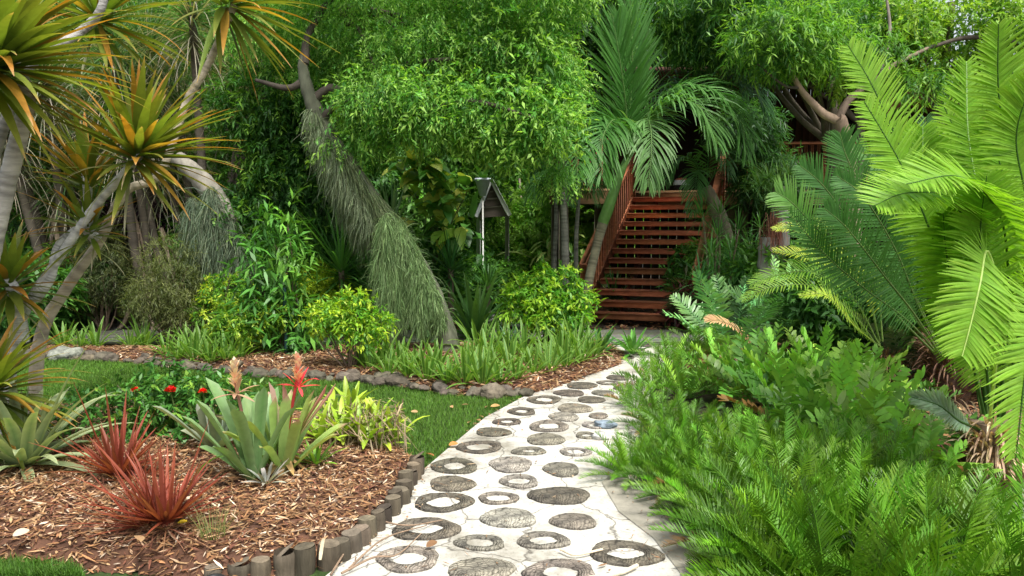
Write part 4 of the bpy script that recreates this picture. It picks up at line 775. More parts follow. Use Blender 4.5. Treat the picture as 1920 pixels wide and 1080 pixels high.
pf = [([CF, (1182, 200, 11.4), (1186, 100, 11.4), (1180, -20, 11.4)], dict(face=A([.1, -1, .2]), ldroop=.15, a0=35, a1=15, ll=.75, lift=.05)), ([CF, (1175, 220, 11.2), (1165, 130, 11.0), (1150, 40, 10.9)], dict(face=A([0, -1, .3]), ldroop=.3, a0=40)),
      ([CF, (1215, 215, 11.3), (1265, 165, 11.1), (1330, 165, 10.9), (1385, 215, 10.8), (1400, 290, 10.7)], dict(face=A([.2, -.4, 1]))), ([CF, (1210, 235, 11.1), (1255, 190, 10.8), (1310, 200, 10.5), (1345, 270, 10.4)], dict(face=A([.2, -.5, 1]), c0=(.08, .2, .04), c1=(.13, .28, .08))),
      ([CF, (1150, 240, 11.1), (1115, 220, 10.9), (1085, 265, 10.2), (1082, 330, 9.4)], dict(face=A([-.2, -.6, 1]), ll=.75)), ([CF, (1165, 245, 10.9), (1150, 225, 10.6), (1130, 260, 10.1), (1128, 330, 9.8)], dict(face=A([-.2, -.8, .8]), ll=.75)),
      ([CF, (1190, 240, 10.9), (1215, 225, 10.6), (1222, 275, 10.2), (1215, 350, 10.0)], dict(face=A([.2, -.8, .8]), ll=.6, c0=(.09, .2, .05), c1=(.15, .28, .09))), ([CF, (1225, 170, 11.8), (1290, 115, 12.2), (1360, 110, 12.5), (1400, 170, 12.7)], dict(face=A([0, -.8, .7]), c0=(.03, .1, .03), c1=(.04, .13, .04))),
      ([CF, (1240, 210, 12), (1320, 150, 12.2), (1400, 150, 12.4), (1440, 210, 12.5)], dict(face=A([0, -.6, .9]), c0=(.03, .1, .03), c1=(.05, .15, .04)))]
for p_, kw in pf: k = dict(pk); k.update(kw); m = MB(); frond(m, PL(p_), **k); m.obj('frond', LEAF, t)
# two slim palms left of deck
for (px, py, Y, tr, lab, cr) in [(1062, 602, 12.2, [(1060, 500, 12.2), (1058, 420, 12.2), (1056, 360, 12.2)], 'slim grey palm trunk with drooping dark leaves in front of the deck corner', (1055, 345)), (1036, 600, 13.2, [(1040, 480, 13.2), (1043, 400, 13.2), (1040, 340, 13.2)], 'slender palm just left of the grey trunk by the deck corner', (1040, 325)), (1082, 590, 13.0, [(1080, 470, 13), (1083, 400, 13), (1088, 350, 13)], 'thinnest palm stem between the deck corner and the stair rail', (1088, 340))]:
    bx = (px - 960) / FPX * Y; t = thing('slim_palm', lab, 'palm', (bx, Y, 0), 'slim palms by the deck corner'); m = MB(); r = .066 if px == 1062 else .042; palm_trunk(m, [A([bx, Y, -.04])] + [P(*q) for q in tr], [r, r * .95, r * .85, r * .6], (.24, .24, .2)); m.obj('trunk', RINGBARK, t, smooth=True)
    c = P(cr[0], cr[1], Y)
    for i in range(7):
        a = i * .9 + rng.uniform(0, .4); d = A([math.cos(a), math.sin(a) * .8, 0]); l = .55 if r > .06 else .4; pts = [c, c + d * l * .4 + UP * .3 * l, c + d * l * .9 + UP * .1 * l, c + d * l * 1.1 - UP * l * .6]
        m = MB(); frond(m, pts, 22, .30, .022, 55, 20, .1, 1.3, (.05, .15, .035), (.09, .21, .06), rr=.008, nseg=4, fold=.2, jitt=.1); m.obj('frond', LEAF, t)

# ---- rosette-headed dracaena trees at left
DG, DY = (.16, .19, .03), (.42, .27, .05)
def head(parent, c, ax, n=60, L=.62, W=.055, a1=125, gold=.5, dry=True, lab=None, droop=.5):
    m = MB(); c = A(c); nn = int(n * gold); ax = nz(A(ax))
    rosette(m, c, ax, int(n * 1.15), L * 1.08, W * 1.2, 4, a1, droop * .75, col0=(.10, .17, .025), col1=(.19, .20, .03), nseg=7, prof='blade', fold=.3, rr=.03, hh=.14, ctip=(.5, .3, .12), tipat=.9)
    rosette(m, c, ax, int(nn * .75), L * 1.05, W * 1.15, 25, a1 * .9, droop * .75, col0=(.22, .16, .025), col1=(.42, .19, .028), nseg=7, prof='blade', fold=.3, rr=.03, hh=.1, ctip=(.55, .34, .16), tipat=.88)
    if dry: rosette(m, c - ax * .10, ax, int(n * .35), L * .8, W * .4, 80, 130, .8, col0=(.22, .26, .13), col1=(.42, .38, .26), nseg=6, prof='strap', fold=.4, rr=.03, hh=.15)
    o = m.obj('leaf_rosette', LEAF, parent)
    if lab: o['label'] = lab
def ringtrunk(m, pts, r, c): tube(m, PL(pts), r, ns=12, c=c, n=90, ring=.05, bump=.05, cap=True)
SILV, TAN = (.56, .56, .52), (.46, .40, .30)
t = thing('forked_dracaena', 'forked dracaena with pale ringed trunks and green orange leaf heads', 'tree', (P(20, 860, 5.0)[0], 5.0, 0))
m = MB(); ringtrunk(m, [(10, 850, 5.0), (25, 650, 5.0), (60, 560, 5.0), (120, 470, 5.0), (180, 385, 5.0), (255, 300, 5.0), (272, 272, 5.0)], [.042, .036, .031, .029, .028, .027, .026], SILV); m.obj('trunk', RINGBARK, t, smooth=True)
m = MB(); ringtrunk(m, [(60, 850, 5.3), (75, 640, 5.3), (125, 540, 5.3), (185, 455, 5.35), (235, 360, 5.4), (300, 325, 5.5), (350, 190, 5.6), (380, 140, 5.6), (400, 100, 5.6), (440, 10, 5.6)], [.05, .043, .038, .034, .031, .028, .026, .026, .026, .026], TAN); m.obj('trunk', RINGBARK, t, smooth=True)
m = MB(); ringtrunk(m, [(182, 450, 5.3), (162, 425, 5.25), (165, 370, 5.2), (160, 318, 5.2)], [.04, .035, .03, .03], SILV); m.obj('branch', RINGBARK, t, smooth=True)
m = MB(); ringtrunk(m, [(65, 560, 5.0), (95, 520, 5.0), (110, 460, 5.05), (160, 420, 5.1), (165, 410, 5.1)], [.04, .03, .025, .03, .03], SILV); m.obj('branch', RINGBARK, t, smooth=True)
m = MB(); ringtrunk(m, [(40, 640, 4.95), (30, 560, 4.9), (15, 520, 4.85)], [.05, .04, .035], SILV); m.obj('branch', RINGBARK, t, smooth=True)
head(t, P(268, 278, 5.0), (.7, -.3, .75), 56, .60, .048, 88, .75, lab='largest central leaf head, green shading to orange')
head(t, P(160, 322, 5.2), (-.1, -.2, 1), 26, .42, .045, 75, .9, dry=False, lab='small upright leaf head with rusty orange leaves')
head(t, P(160, 412, 5.1), (-.1, -.3, .9), 30, .38, .035, 110, .6, lab='small yellow leaf head with twisted dry leaves')
head(t, P(440, 5, 5.6), (.8, -.3, .15), 36, .66, .05, 95, .5, dry=False, lab='leaf head hanging in from the top edge with yellow lower leaves')
head(t, P(12, 520, 4.85), (.1, -.3, .9), 40, .42, .045, 120, .6)
t = thing('leaning_dracaena', 'dracaena with a thick grey trunk at the left edge and a huge leaf head', 'tree', (P(-60, 870, 4.6)[0], 4.6, 0))
m = MB(); ringtrunk(m, [(-70, 860, 4.6), (-40, 600, 4.6), (0, 400, 4.55), (35, 260, 4.5), (50, 180, 4.45), (20, 110, 4.4)], [.06, .054, .05, .047, .044, .036], (.5, .48, .44)); m.obj('trunk', RINGBARK, t, smooth=True)
m = MB(); ringtrunk(m, [(-60, 420, 4.7), (-10, 290, 4.7), (20, 200, 4.7), (60, 120, 4.8), (150, 60, 5), (190, 15, 5), (200, -60, 5)], [.035, .032, .03, .028, .028, .026, .024], (.33, .32, .3)); m.obj('branch', RINGBARK, t, smooth=True)
head(t, P(-5, 115, 4.3), (.75, -.3, .55), 76, .70, .056, 90, .45, lab='huge green and gold leaf head at the top left', droop=.65)
head(t, P(190, 20, 5.6), (.3, -.1, .6), 50, .62, .05, 120, .4)
t = thing('low_dracaena', 'low dracaena head with curling yellow green leaves above the silver bromeliad', 'tree', (P(-20, 880, 4.4)[0], 4.4, 0))
m = MB(); ringtrunk(m, [(-30, 880, 4.4), (-30, 800, 4.4), (-20, 730, 4.4)], [.07, .06, .05], TAN); m.obj('trunk', RINGBARK, t, smooth=True); head(t, P(-20, 722, 4.4), (.35, -.3, .6), 64, .50, .042, 120, .6, droop=.8)

# ---- dry leaved thicket (pandanus) behind
def pandan(px, py, Y, H, label, n=3, dryf=1., L=1.0):
    b0 = A([(px - 960) / FPX * Y, Y, 0]); t = thing('pandanus', label, 'tree', b0, 'pandanus trees behind the dracaenas')
    for i in range(n):
        a = rng.uniform(0, 6.28); top = b0 + A([math.cos(a) * .7, math.sin(a) * .5, H * rng.uniform(.7, 1.1)]); m = MB()
        tube(m, [b0 - A([0, 0, .05]), b0 * .6 + top * .4 + rv(1)[0] * .15, top], [.07, .06, .05], ns=9, c=(.12, .10, .075), n=26, ring=.05, bump=.1); m.obj('trunk', RINGBARK, t, smooth=True)
        m = MB(); rosette(m, top, nz(top - b0 + rv(1)[0] * .6), 90, L, .03, 5, 110, .9, col0=(.05, .12, .035), col1=(.08, .16, .05), nseg=7, prof='sword', fold=.3, hh=.2)
        rosette(m, top - UP * .1, UP, int(150 * dryf), L * .9, .018, 50, 130, 1.1, col0=(.20, .19, .13), col1=(.36, .33, .25), nseg=7, prof='sword', fold=.3, hh=.5, wave=.012); m.obj('leaf_head', LEAF, t)
        for q in range(2):
            a = rng.uniform(0, 6.28); m = MB(); e = b0 + A([math.cos(a) * .5, math.sin(a) * .4, 0]); tube(m, [b0 * .55 + top * .45, (b0 + e) / 2 + UP * .3, e - UP * .04], [.025, .03, .03], ns=7, c=(.22, .17, .12), n=12); m.obj('prop_root', BARK, t, smooth=True)
for i, (a, Y, H, n, lab) in enumerate([(-60, 10.8, 3.6, 3, 'pandanus at the far left behind the grey trunk'), (110, 11.0, 4.0, 4, 'pandanus with pale dead leaves behind the small orange heads'), (270, 11.1, 4.4, 4, 'tall pandanus with hanging dry leaves behind the big orange leaf head'), (345, 11.2, 3.2, 3, 'pandanus with tangled stems above the dark purple bush'), (405, 11.0, 4.3, 3, 'pandanus with drooping grey leaf skirt left of the mossy branch'), (60, 12.5, 5.6, 3, 'tallest pandanus behind the huge leaf head at the top left'), (200, 11.5, 2.5, 2, 'low pandanus tangle behind the ringed dracaena trunks')]): pandan(a, 0, Y, H, lab, n, L=1.35 if i < 6 else .9)

# ---- bromeliads in the near bed
def brom(name, label, px, py, z, kw, ax=UP, n=26, L=.4, W=.05, sc=1, mat=None, grp=None, cat='bromeliad'):
    g0 = G(px, py, z); t = thing(name, label, cat, g0, grp); m = MB(); rosette(m, g0 + A([0, 0, .03]), ax, n, L, W, **kw); m.obj('leaves', mat or GLOSS, t); return t, g0
t, g0 = brom('silver_bromeliad', 'large silver green strap leaved bromeliad at the lower left edge', 45, 880, .12, dict(a0=8, a1=88, droop=.85, col0=(.16, .24, .12), col1=(.30, .38, .19), nseg=8, prof='strap', fold=.35, rr=.05, ce=(.40, .46, .24)), n=54, L=.62, W=.064, grp='bromeliads in the near bed')
m = MB(); rosette(m, g0 + A([0, 0, .02]), UP, 26, .3, .05, 80, 120, .3, col0=(.2, .13, .08), col1=(.3, .2, .12), prof='sword', nseg=4); m.obj('dead_leaves', DRY, t)
REDC = dict(a0=3, a1=72, droop=.12, col0=(.17, .032, .02), col1=(.32, .085, .05), nseg=5, prof='sword', fold=.5, rr=.04, hh=-.02, jl=.32)
for px, py, n, L, lab, sd_ in [(222, 900, 120, .36, 'spiky red bromeliad farther back, nearer the ixora shrub', 1), (312, 990, 130, .40, 'spiky red bromeliad in front, with one green leaf beside it', 2)]:
    t, g0 = brom('red_bromeliad', lab, px, py, .13, REDC, n=int(n * .55), L=L * .84, W=.030, grp='red bromeliads', mat=LEAF)
    m = MB(); rosette(m, g0, UP, 34, L * .85, .009, 55, 100, .25, col0=(.22, .09, .05), col1=(.4, .22, .13), prof='sword', nseg=4, fold=.3); m.obj('thin_outer_leaves', LEAF, t)
    if sd_ == 1:
        m = MB(); rosette(m, g0 + A([.12, -.05, 0]), nz(A([.4, -.1, 1])), 40, .26, .014, **REDC); m.obj('side_shoot', LEAF, t)
    else:
        m = MB(); rosette(m, g0 + A([-.12, .03, 0]), nz(A([-.5, 0, 1])), 60, .30, .014, **REDC); m.obj('side_shoot', LEAF, t)
m = MB(); g0 = G(352, 925, .14); blades(m, [g0], [A([.55, -.1, 1])], .32, .055, droop=1.3, nseg=9, prof='lance', fold=.3, c0=(.1, .26, .03), c1=(.16, .34, .04)); tag(m.obj('strap_leaf', GLOSS, off=g0), 'single broad bright green leaf arching next to the front red bromeliad', 'leaf')
TK = dict(a0=3, a1=40, droop=.4, nseg=9, prof='tank', fold=.55, rr=.04, hh=.0)
t, g0 = brom('tank_bromeliad', 'grey green tank bromeliad with a fading peach flower spike, left of the pink one', 475, 905, .13, dict(TK, col0=(.12, .22, .08), col1=(.19, .32, .11), ce=(.22, .34, .15)), n=17, L=.52, W=.072, ax=nz(A([-.14, 0, 1])), grp='flowering tank bromeliads'); gA = g0; tA = t
t2, g2 = brom('tank_bromeliad', 'yellow green tank bromeliad with a bright coral pink flower spike', 532, 892, .13, dict(TK, col0=(.20, .30, .10), col1=(.36, .46, .12), a1=52, ctip=(.45, .22, .2), tipat=.99), n=19, L=.52, W=.066, ax=nz(A([.12, 0, 1])), grp='flowering tank bromeliads')
m = MB(); rosette(m, g2 + A([0, 0, .12]), UP, 22, .17, .06, 110, 165, .1, col0=(.28, .17, .07), col1=(.4, .26, .1), prof='sword', nseg=4, fold=.5, hh=.05); m.obj('dead_leaves', DRY, t2)
m = MB(); tube(m, [g2, g2 + A([0, 0, .16])], [.03, .05], ns=9, c=(.12, .07, .04), n=6); m.obj('stem', BARK, t2)
t3, g3 = brom('grey_bromeliad', 'dull grey green bromeliad with wide leaves behind the left tank bromeliad', 405, 850, .12, dict(TK, a1=64, col0=(.15, .19, .13), col1=(.24, .27, .19)), n=12, L=.33, W=.08, grp='bromeliads in the near bed')
def spike(t, base, tip, cst, cfl, n=26, brct=None):
    m = MB(); tube(m, [base, (base + tip) / 2, tip], [.012, .010, .008], ns=8, c=cst, n=10); m.obj('flower_stalk', GLOSS, t)
    m = MB(); a = rng.uniform(0, 6.28, n); z = np.linspace(0, .17, n); rr = .035 * np.sin(np.pi * (.25 + .7 * z / .17)); P0 = tip - UP * .05 + np.column_stack([np.cos(a) * .004, np.sin(a) * .004, z * .75]); D = np.column_stack([np.cos(a), np.sin(a), .8 + z * 6]); 
    blades(m, P0, D, .055, .022, droop=-.3, nseg=4, prof='oval', fold=.6, c0=jit(cfl[0], n), c1=jit(cfl[1], n)); m.obj('flower_head', GLOSS, t)
    if brct is not None:
        m = MB(); rosette(m, tip - UP * .08, UP, 9, .13, .022, 30, 105, .4, col0=brct, col1=brct, prof='lance', nseg=5, fold=.4, rr=.006); m.obj('bracts', GLOSS, t)
spike(t2, g2 + A([.02, -.02, .2]), P(559, 700, g2[1] - .08), (.55, .06, .06), ((.75, .20, .15), (.85, .6, .42)), 44, (.72, .06, .07))
spike(tA, gA + A([-.02, 0, .2]), P(441, 712, gA[1] - .05), (.4, .2, .15), ((.7, .42, .30), (.8, .62, .45)), 40, (.5, .3, .2))
for (px, py, a, c) in [(598, 740, .5, (.62, .22, .24)), (530, 748, -.2, (.55, .25, .25)), (614, 735, .8, (.65, .3, .3)), (510, 745, -.5, (.5, .3, .28))]:
    pp = P(px, py, g2[1] - .04); m = MB(); d = nz(pp - (g2 + A([0, 0, .12]))); blades(m, [g2 + A([0, 0, .12])], [d], float(np.linalg.norm(pp - g2)) * .95, .05, S0=A([.3, 1, .2]), droop=.1, nseg=8, prof='tank', fold=.6, c0=(.3, .4, .14), c1=c); m.obj('pink_leaf', GLOSS, t2)
# yellow green bromeliad clump on dry roots
t = thing('bromeliad_clump', 'clump of small yellow green bromeliads on dry tangled roots at the lawn edge', 'bromeliad', G(670, 868, .1), 'bromeliads in the near bed'); c0 = G(670, 862, .1)
for (a, b_, Y) in [(618, 770, 5.1), (650, 755, 5.3), (676, 785, 5.0), (700, 775, 5.15), (722, 790, 5.05), (740, 805, 5.0), (640, 790, 4.9), (690, 800, 4.85), (660, 745, 5.5), (715, 815, 4.9), (600, 800, 4.9)]:
    m = MB(); rosette(m, P(a, b_ + 22, Y), UP + rng.normal(0, .2, 3), 13, .23, .042, 10, 80, .8, col0=(.22, .38, .03), col1=(.40, .52, .05), prof='lance', nseg=6, fold=.35); m.obj('rosette', GLOSS, t)
m = MB(); n = 420; P0 = A([P(rng.uniform(590, 750), 0, rng.uniform(4.75, 5.3)) for _ in range(n)]); P0[:, 2] = rng.uniform(.12, .36, n); blades(m, P0, np.column_stack([rng.normal(0, .5, n), rng.normal(0, .4, n), rng.uniform(-1.2, .2, n)]), .2, .010, droop=.7, nseg=5, prof='strap', fold=.3, c0=jit((.2, .15, .09), n, .35), c1=jit((.3, .24, .14), n, .3), wave=.02); m.obj('dry_roots', DRY, t)
t, g0 = brom('small_bromeliad', 'small bright green bromeliad at the foot of the coral flowered one', 592, 880, .12, dict(a0=8, a1=85, droop=.7, col0=(.12, .3, .03), col1=(.25, .42, .04), nseg=5, prof='lance', fold=.3), n=22, L=.17, W=.025, grp='bromeliads in the near bed')
t, g0 = brom('spotted_bromeliad', 'tiny whitish bromeliad between the two tank bromeliads', 500, 915, .13, dict(a0=15, a1=80, droop=.5, col0=(.25, .26, .22), col1=(.4, .4, .34), nseg=5, prof='lance', fold=.3), n=16, L=.14, W=.022, grp='bromeliads in the near bed')
m = MB(); g0 = G(400, 1005, .14); rosette(m, g0, UP, 60, .15, .004, 5, 45, .5, col0=(.14, .17, .05), col1=(.24, .25, .09), prof='sword', nseg=4, fold=0, rr=.05); tag(m.obj('grass_tuft', GRASS, off=g0), 'thin olive grass tuft in the mulch right of the front red bromeliad', 'grass tuft')

# ---- shrubs
def shrub(name, label, px, py, blobs, ntw, nl, ll, lw, cols, stems=6, sc=(.14, .1, .07), cat='shrub', grp=None, mat=None, sr=.018, base=None, **k):
    g0 = G(px, py) if base is None else A(base); t = thing(name, label, cat, g0, grp); m = MB(); B = [(g0[0] + q[0], g0[1] + q[1], q[2], q[3], q[4], q[5]) for q in blobs]
    p, td = crown(m, B, ntw, nl, ll, lw, cols, **k); m.obj('foliage', mat or LEAF, t)
    if stems:
        m = MB(); sel = p[rng.choice(len(p), min(stems * 2, len(p)), replace=False)]
        branches(m, g0 - A([0, 0, .03]), sel, sr, sc, n=7, r1=.004, sag=.05); m.obj('stems', BARK, t)
    return t, g0, m
t, g0, _ = shrub('ixora_shrub', 'low dark leaved ixora shrub with three red flower clusters behind the bromeliads', 300, 850, [(-.15, .0, .30, .35, .25, .25), (.25, 0, .30, .4, .25, .24), (-.05, .05, .44, .16, .15, .2), (.2, .05, .46, .13, .13, .2), (.5, 0, .36, .25, .2, .18), (-.45, 0, .25, .3, .2, .2)], 620, 9, .055, .022, [(.035, .12, .02), (.05, .17, .025), (.07, .2, .03)], tw=.12, new=(.2, .36, .04), newp=.2, mat=GLOSS, gap=-.8)
for px, py, r in [(253, 732, .022), (320, 733, .03), (380, 735, .022)]:
    c = P(px, py, g0[1] - .12); m = MB(); n = 70; d = rv(n); d[:, 2] = np.abs(d[:, 2]) * .7; blades(m, c + d * r * .6, d, r * .9, r * .7, droop=.1, nseg=2, prof='oval', fold=0, c0=jit((.75, .02, .015), n, .15)); m.obj('red_flower', GLOSS, t)
    m = MB(); tube(m, [c, A([c[0] + .02, c[1] + .05, .2])], .005, ns=6, c=(.1, .16, .04), n=5); m.obj('flower_stem', BARK, t)
YGC = [(.06, .19, .02), (.12, .30, .025), (.22, .40, .03)]
shrub('golden_shrub', 'golden leaved shrub on bare stems left of the hanging moss', 655, 700, [(0, 0, .62, .2, .2, .12), (.08, 0, .80, .13, .12, .08), (-.26, 0, .62, .14, .14, .10), (.30, 0, .58, .15, .14, .08), (-.1, .05, .74, .12, .12, .08), (.18, -.1, .48, .15, .12, .08)], 380, 9, .06, .022, YGC, tw=.13, gap=-.9, grp='golden duranta shrubs', new=(.45, .56, .04), newp=.45, sr=.014)
shrub('golden_shrub', 'rounded bright golden green shrub in front of the walkway, right of the moss', 1025, 655, [(0, 0, .70, .3, .3, .2), (.22, 0, .88, .18, .15, .12), (-.30, 0, .78, .16, .16, .12), (.1, -.1, .5, .4, .3, .16), (-.05, 0, .95, .12, .12, .08), (.42, -.05, .68, .13, .12, .1), (-.42, 0, .55, .14, .12, .1)], 760, 9, .075, .028, YGC, tw=.15, gap=-.9, grp='golden duranta shrubs', new=(.36, .52, .04), newp=.35)
shrub('golden_shrub', 'low green gold shrub next to the dark post, left of the bare stemmed one', 470, 672, [(0, 0, .50, .42, .3, .17), (-.15, 0, .35, .3, .3, .15), (.3, 0, .55, .2, .2, .12)], 560, 9, .06, .022, [(.06, .18, .02), (.12, .27, .03), (.25, .4, .03)], tw=.13, gap=-.9, grp='golden duranta shrubs', new=(.4, .5, .05), newp=.3)
shrub('golden_shrub', 'smallest yellow tipped shrub above the pale path behind the olive shrub', 395, 650, [(0, 0, .48, .2, .2, .13), (.25, 0, .75, .3, .3, .18)], 300, 9, .055, .022, YGC, tw=.12, gap=-.9, grp='golden duranta shrubs', new=(.5, .58, .04), newp=.4)
shrub('golden_shrub', 'green gold shrub in the middle distance behind the bare stemmed one', 600, 640, [(0, 0, .75, .38, .3, .2), (-.1, 0, .95, .2, .2, .13)], 500, 9, .065, .025, [(.10, .25, .02), (.2, .36, .03), (.32, .45, .03)], tw=.14, gap=-.9, grp='golden duranta shrubs', new=(.5, .58, .04), newp=.4)
AR = dict(tw=.2, gap=-.6, droop=.25, sr=.02, stems=9)
shrub('olive_shrub', 'feathery olive shrub with many thin dark stems standing on mulch', 325, 648, [(0, 0, .85, .40, .3, .30), (0, 0, 1.2, .26, .25, .25), (-.25, 0, .6, .25, .25, .2), (.2, 0, .55, .28, .25, .2)], 1500, 10, .07, .008, [(.09, .12, .035), (.13, .155, .05), (.18, .20, .07)], grp='olive feathery shrubs', **AR)
shrub('olive_shrub', 'feathery olive shrub farther left, half behind the curved dracaena trunk', 195, 625, [(0, 0, .9, .45, .3, .35), (0, 0, 1.3, .3, .25, .25), (-.3, 0, .6, .3, .25, .3)], 1300, 10, .08, .009, [(.06, .09, .03), (.10, .12, .04), (.14, .16, .06)], grp='olive feathery shrubs', **AR)
PU = [(.035, .016, .028), (.055, .022, .036), (.03, .03, .02)]
shrub('purple_shrub', 'dark purple leaved shrub between the two olive shrubs', 265, 612, [(0, 0, 1.0, .6, .4, .55), (0, 0, 1.6, .5, .4, .35)], 1500, 10, .07, .035, PU, tw=.15, gap=-1.2, stems=5)
shrub('purple_shrub', 'dark maroon shrub behind the leaning pole', 965, 560, [(0, 0, .75, .35, .3, .35), (-.35, 0, 1.1, .25, .3, .3)], 500, 10, .12, .025, [(.05, .06, .03), (.12, .02, .04), (.06, .07, .03)], tw=.2, gap=-1.2, stems=5)
# tall leafy stem plant with post
shrub('leafy_stem_plant', 'tall plant with long pointed glossy leaves around the slim post', 530, 668, [(-.05, 0, .55, .28, .25, .4), (-.12, 0, 1.15, .3, .25, .35), (.05, 0, 1.5, .2, .2, .25), (.12, 0, .4, .35, .25, .25)], 260, 7, .17, .042, [(.045, .15, .02), (.07, .21, .03), (.13, .3, .04)], tw=.35, droop=.35, gap=-1.5, mat=GLOSS, stems=8)

# ---- striped lilyturf clumps
def turf(seed, n=20, L=.36, W=.036, ce=(.22, .35, .07)):
    m = MB(); rosette(m, (0, 0, 0), UP, n, L, W, 5, 60, .75, col0=(.05, .15, .022), col1=(.08, .21, .03), ce=ce, prof='lance', nseg=6, fold=.3, rr=.03); o = m.obj('lilyturf_clump', LEAF, off=(0, 0, 0)); return tag(o, 'x', 'lilyturf', 'striped lilyturf clumps in the far bed')
tp = [turf(i) for i in range(4)]
rows = [([(695, 698), (728, 705), (765, 708), (800, 714), (838, 720), (872, 722), (905, 724), (938, 722), (968, 716), (1000, 706), (1030, 698), (1060, 690), (1088, 682), (1110, 672)], 1.0, 'striped lilyturf clump in the front row between the moss trunk and the path end'),
        ([(680, 690), (715, 688), (750, 692), (785, 696), (820, 700), (890, 702), (925, 702), (955, 698), (990, 690), (1020, 682), (1050, 676), (1080, 668)], 1.0, 'striped lilyturf clump in the second row around the moss draped trunk'),
        ([(880, 685), (915, 682), (950, 676), (985, 670), (1020, 664), (1060, 658), (900, 665), (940, 660), (1095, 655)], 1.0, 'striped lilyturf clump at the back, under the rounded golden shrub'),
        ([(310, 668), (335, 676), (365, 678), (395, 682), (425, 680), (450, 676), (350, 664), (380, 668), (410, 668)], .95, 'striped lilyturf clump behind the rocks left of the slim dark post'),
        ([(150, 655), (180, 652), (245, 655), (270, 650), (120, 652)], .85, 'dark green lilyturf clump near the pale path at the left')]
k = 0
for pts, sc, lab in rows:
    for (a, b_) in pts:
        g0 = G(a, b_, .03); s_ = sc * rng.uniform(.72, 1.15) * (1.25 if g0[1] > 8.6 else 1.1)
        if k < 4: o = tp[k]; o.location = g0; o.scale = (s_,) * 3; o['label'] = lab
        else: copy_thing(tp[k % 4], g0, rng.uniform(0, 6), s_, lab)
        k += 1
t, g0 = brom('spiky_lily', 'large strap leaved lily left of the walkway behind the moss trunk', 890, 640, .0, dict(a0=5, a1=75, droop=.6, col0=(.05, .16, .03), col1=(.12, .26, .05), nseg=7, prof='strap', fold=.4), n=34, L=.95, W=.075, cat='lily')
t, g0 = brom('spiky_lily', 'dark bluish strap plant in front of the rounded golden shrub', 960, 668, .0, dict(a0=5, a1=70, droop=.5, col0=(.035, .10, .045), col1=(.07, .16, .07), nseg=6, prof='sword', fold=.4), n=40, L=.42, W=.03, cat='lily')
for a, b_, lab, c in [(1185, 668, 'small birds nest fern at the far end of the mulch bed by the path', (.07, .2, .03)), (1125, 668, 'stiff dark strap plant beside the boardwalk end', (.04, .12, .03)), (1300, 630, 'green bird nest fern right of the bottom stair tread', (.09, .2, .03)), (560, 668, 'upright strap plant right of the slim dark post', (.06, .16, .03)), (800, 655, 'dark strap plant in the shade under the hanging moss', (.04, .11, .03))]:
    brom('strap_fern', lab, a, b_, 0, dict(a0=8, a1=80, droop=.6, col0=c, col1=A(c) * 1.4, nseg=5, prof='lance', fold=.3), n=20, L=.4, W=.05, cat='fern', grp='strap ferns near the boardwalk')
# ================================================================ MOSS DRAPED LEANING TREE with the big fine crown
TB = G(842, 668); t = thing('moss_draped_tree', 'leaning tree draped in grey green hanging moss beneath a wide light green crown', 'tree', TB)
yb = TB[1]; tp_ = [A([TB[0] + .02, yb, -.05]), P(838, 620, yb), P(810, 540, yb + .05), P(765, 460, yb + .1), P(715, 392, yb + .15), P(655, 310, yb + .2), P(610, 245, yb + .3), P(585, 190, yb + .3), P(568, 130, yb + .3), P(575, 85, yb + .4)]
m = MB(); tube(m, tp_, [.14, .11, .09, .085, .085, .085, .10, .09, .06, .05], ns=16, c=(.10, .105, .07), n=90, bump=.2); m.obj('trunk', BARK, t, smooth=True)
m = MB(); tube(m, [P(625, 265, yb + .3), P(650, 360, yb + .5), P(690, 440, yb + .5), P(720, 500, yb + .5), A([(745 - 960) / FPX * (yb + .5), yb + .5, -.05])], [.08, .10, .10, .10, .12], ns=12, c=(.17, .16, .13), n=50, bump=.1); m.obj('trunk', BARK, t, smooth=True)
def limb(t, pts, r, c=(.08, .065, .05), name='branch', n=26): m = MB(); tube(m, PL(pts), r, ns=9, c=c, n=n, bump=.12); m.obj(name, BARK, t, smooth=True)
limb(t, [(585, 190, yb + .3), (620, 165, yb + .3), (680, 175, yb + .3), (760, 122, yb + .2), (850, 110, yb)], [.06, .05, .045, .035, .02]); limb(t, [(572, 150, yb + .3), (540, 165, yb + .3), (480, 150, yb + .5)], [.05, .04, .02]); limb(t, [(572, 120, yb + .3), (580, 60, yb + .4), (640, -20, yb + .5), (760, -80, yb + .3)], [.05, .045, .04, .03]); limb(t, [(600, 225, yb + .3), (650, 190, yb + .2), (760, 215, yb), (880, 190, yb - .3), (1000, 220, yb - .5)], [.05, .04, .035, .03, .015])
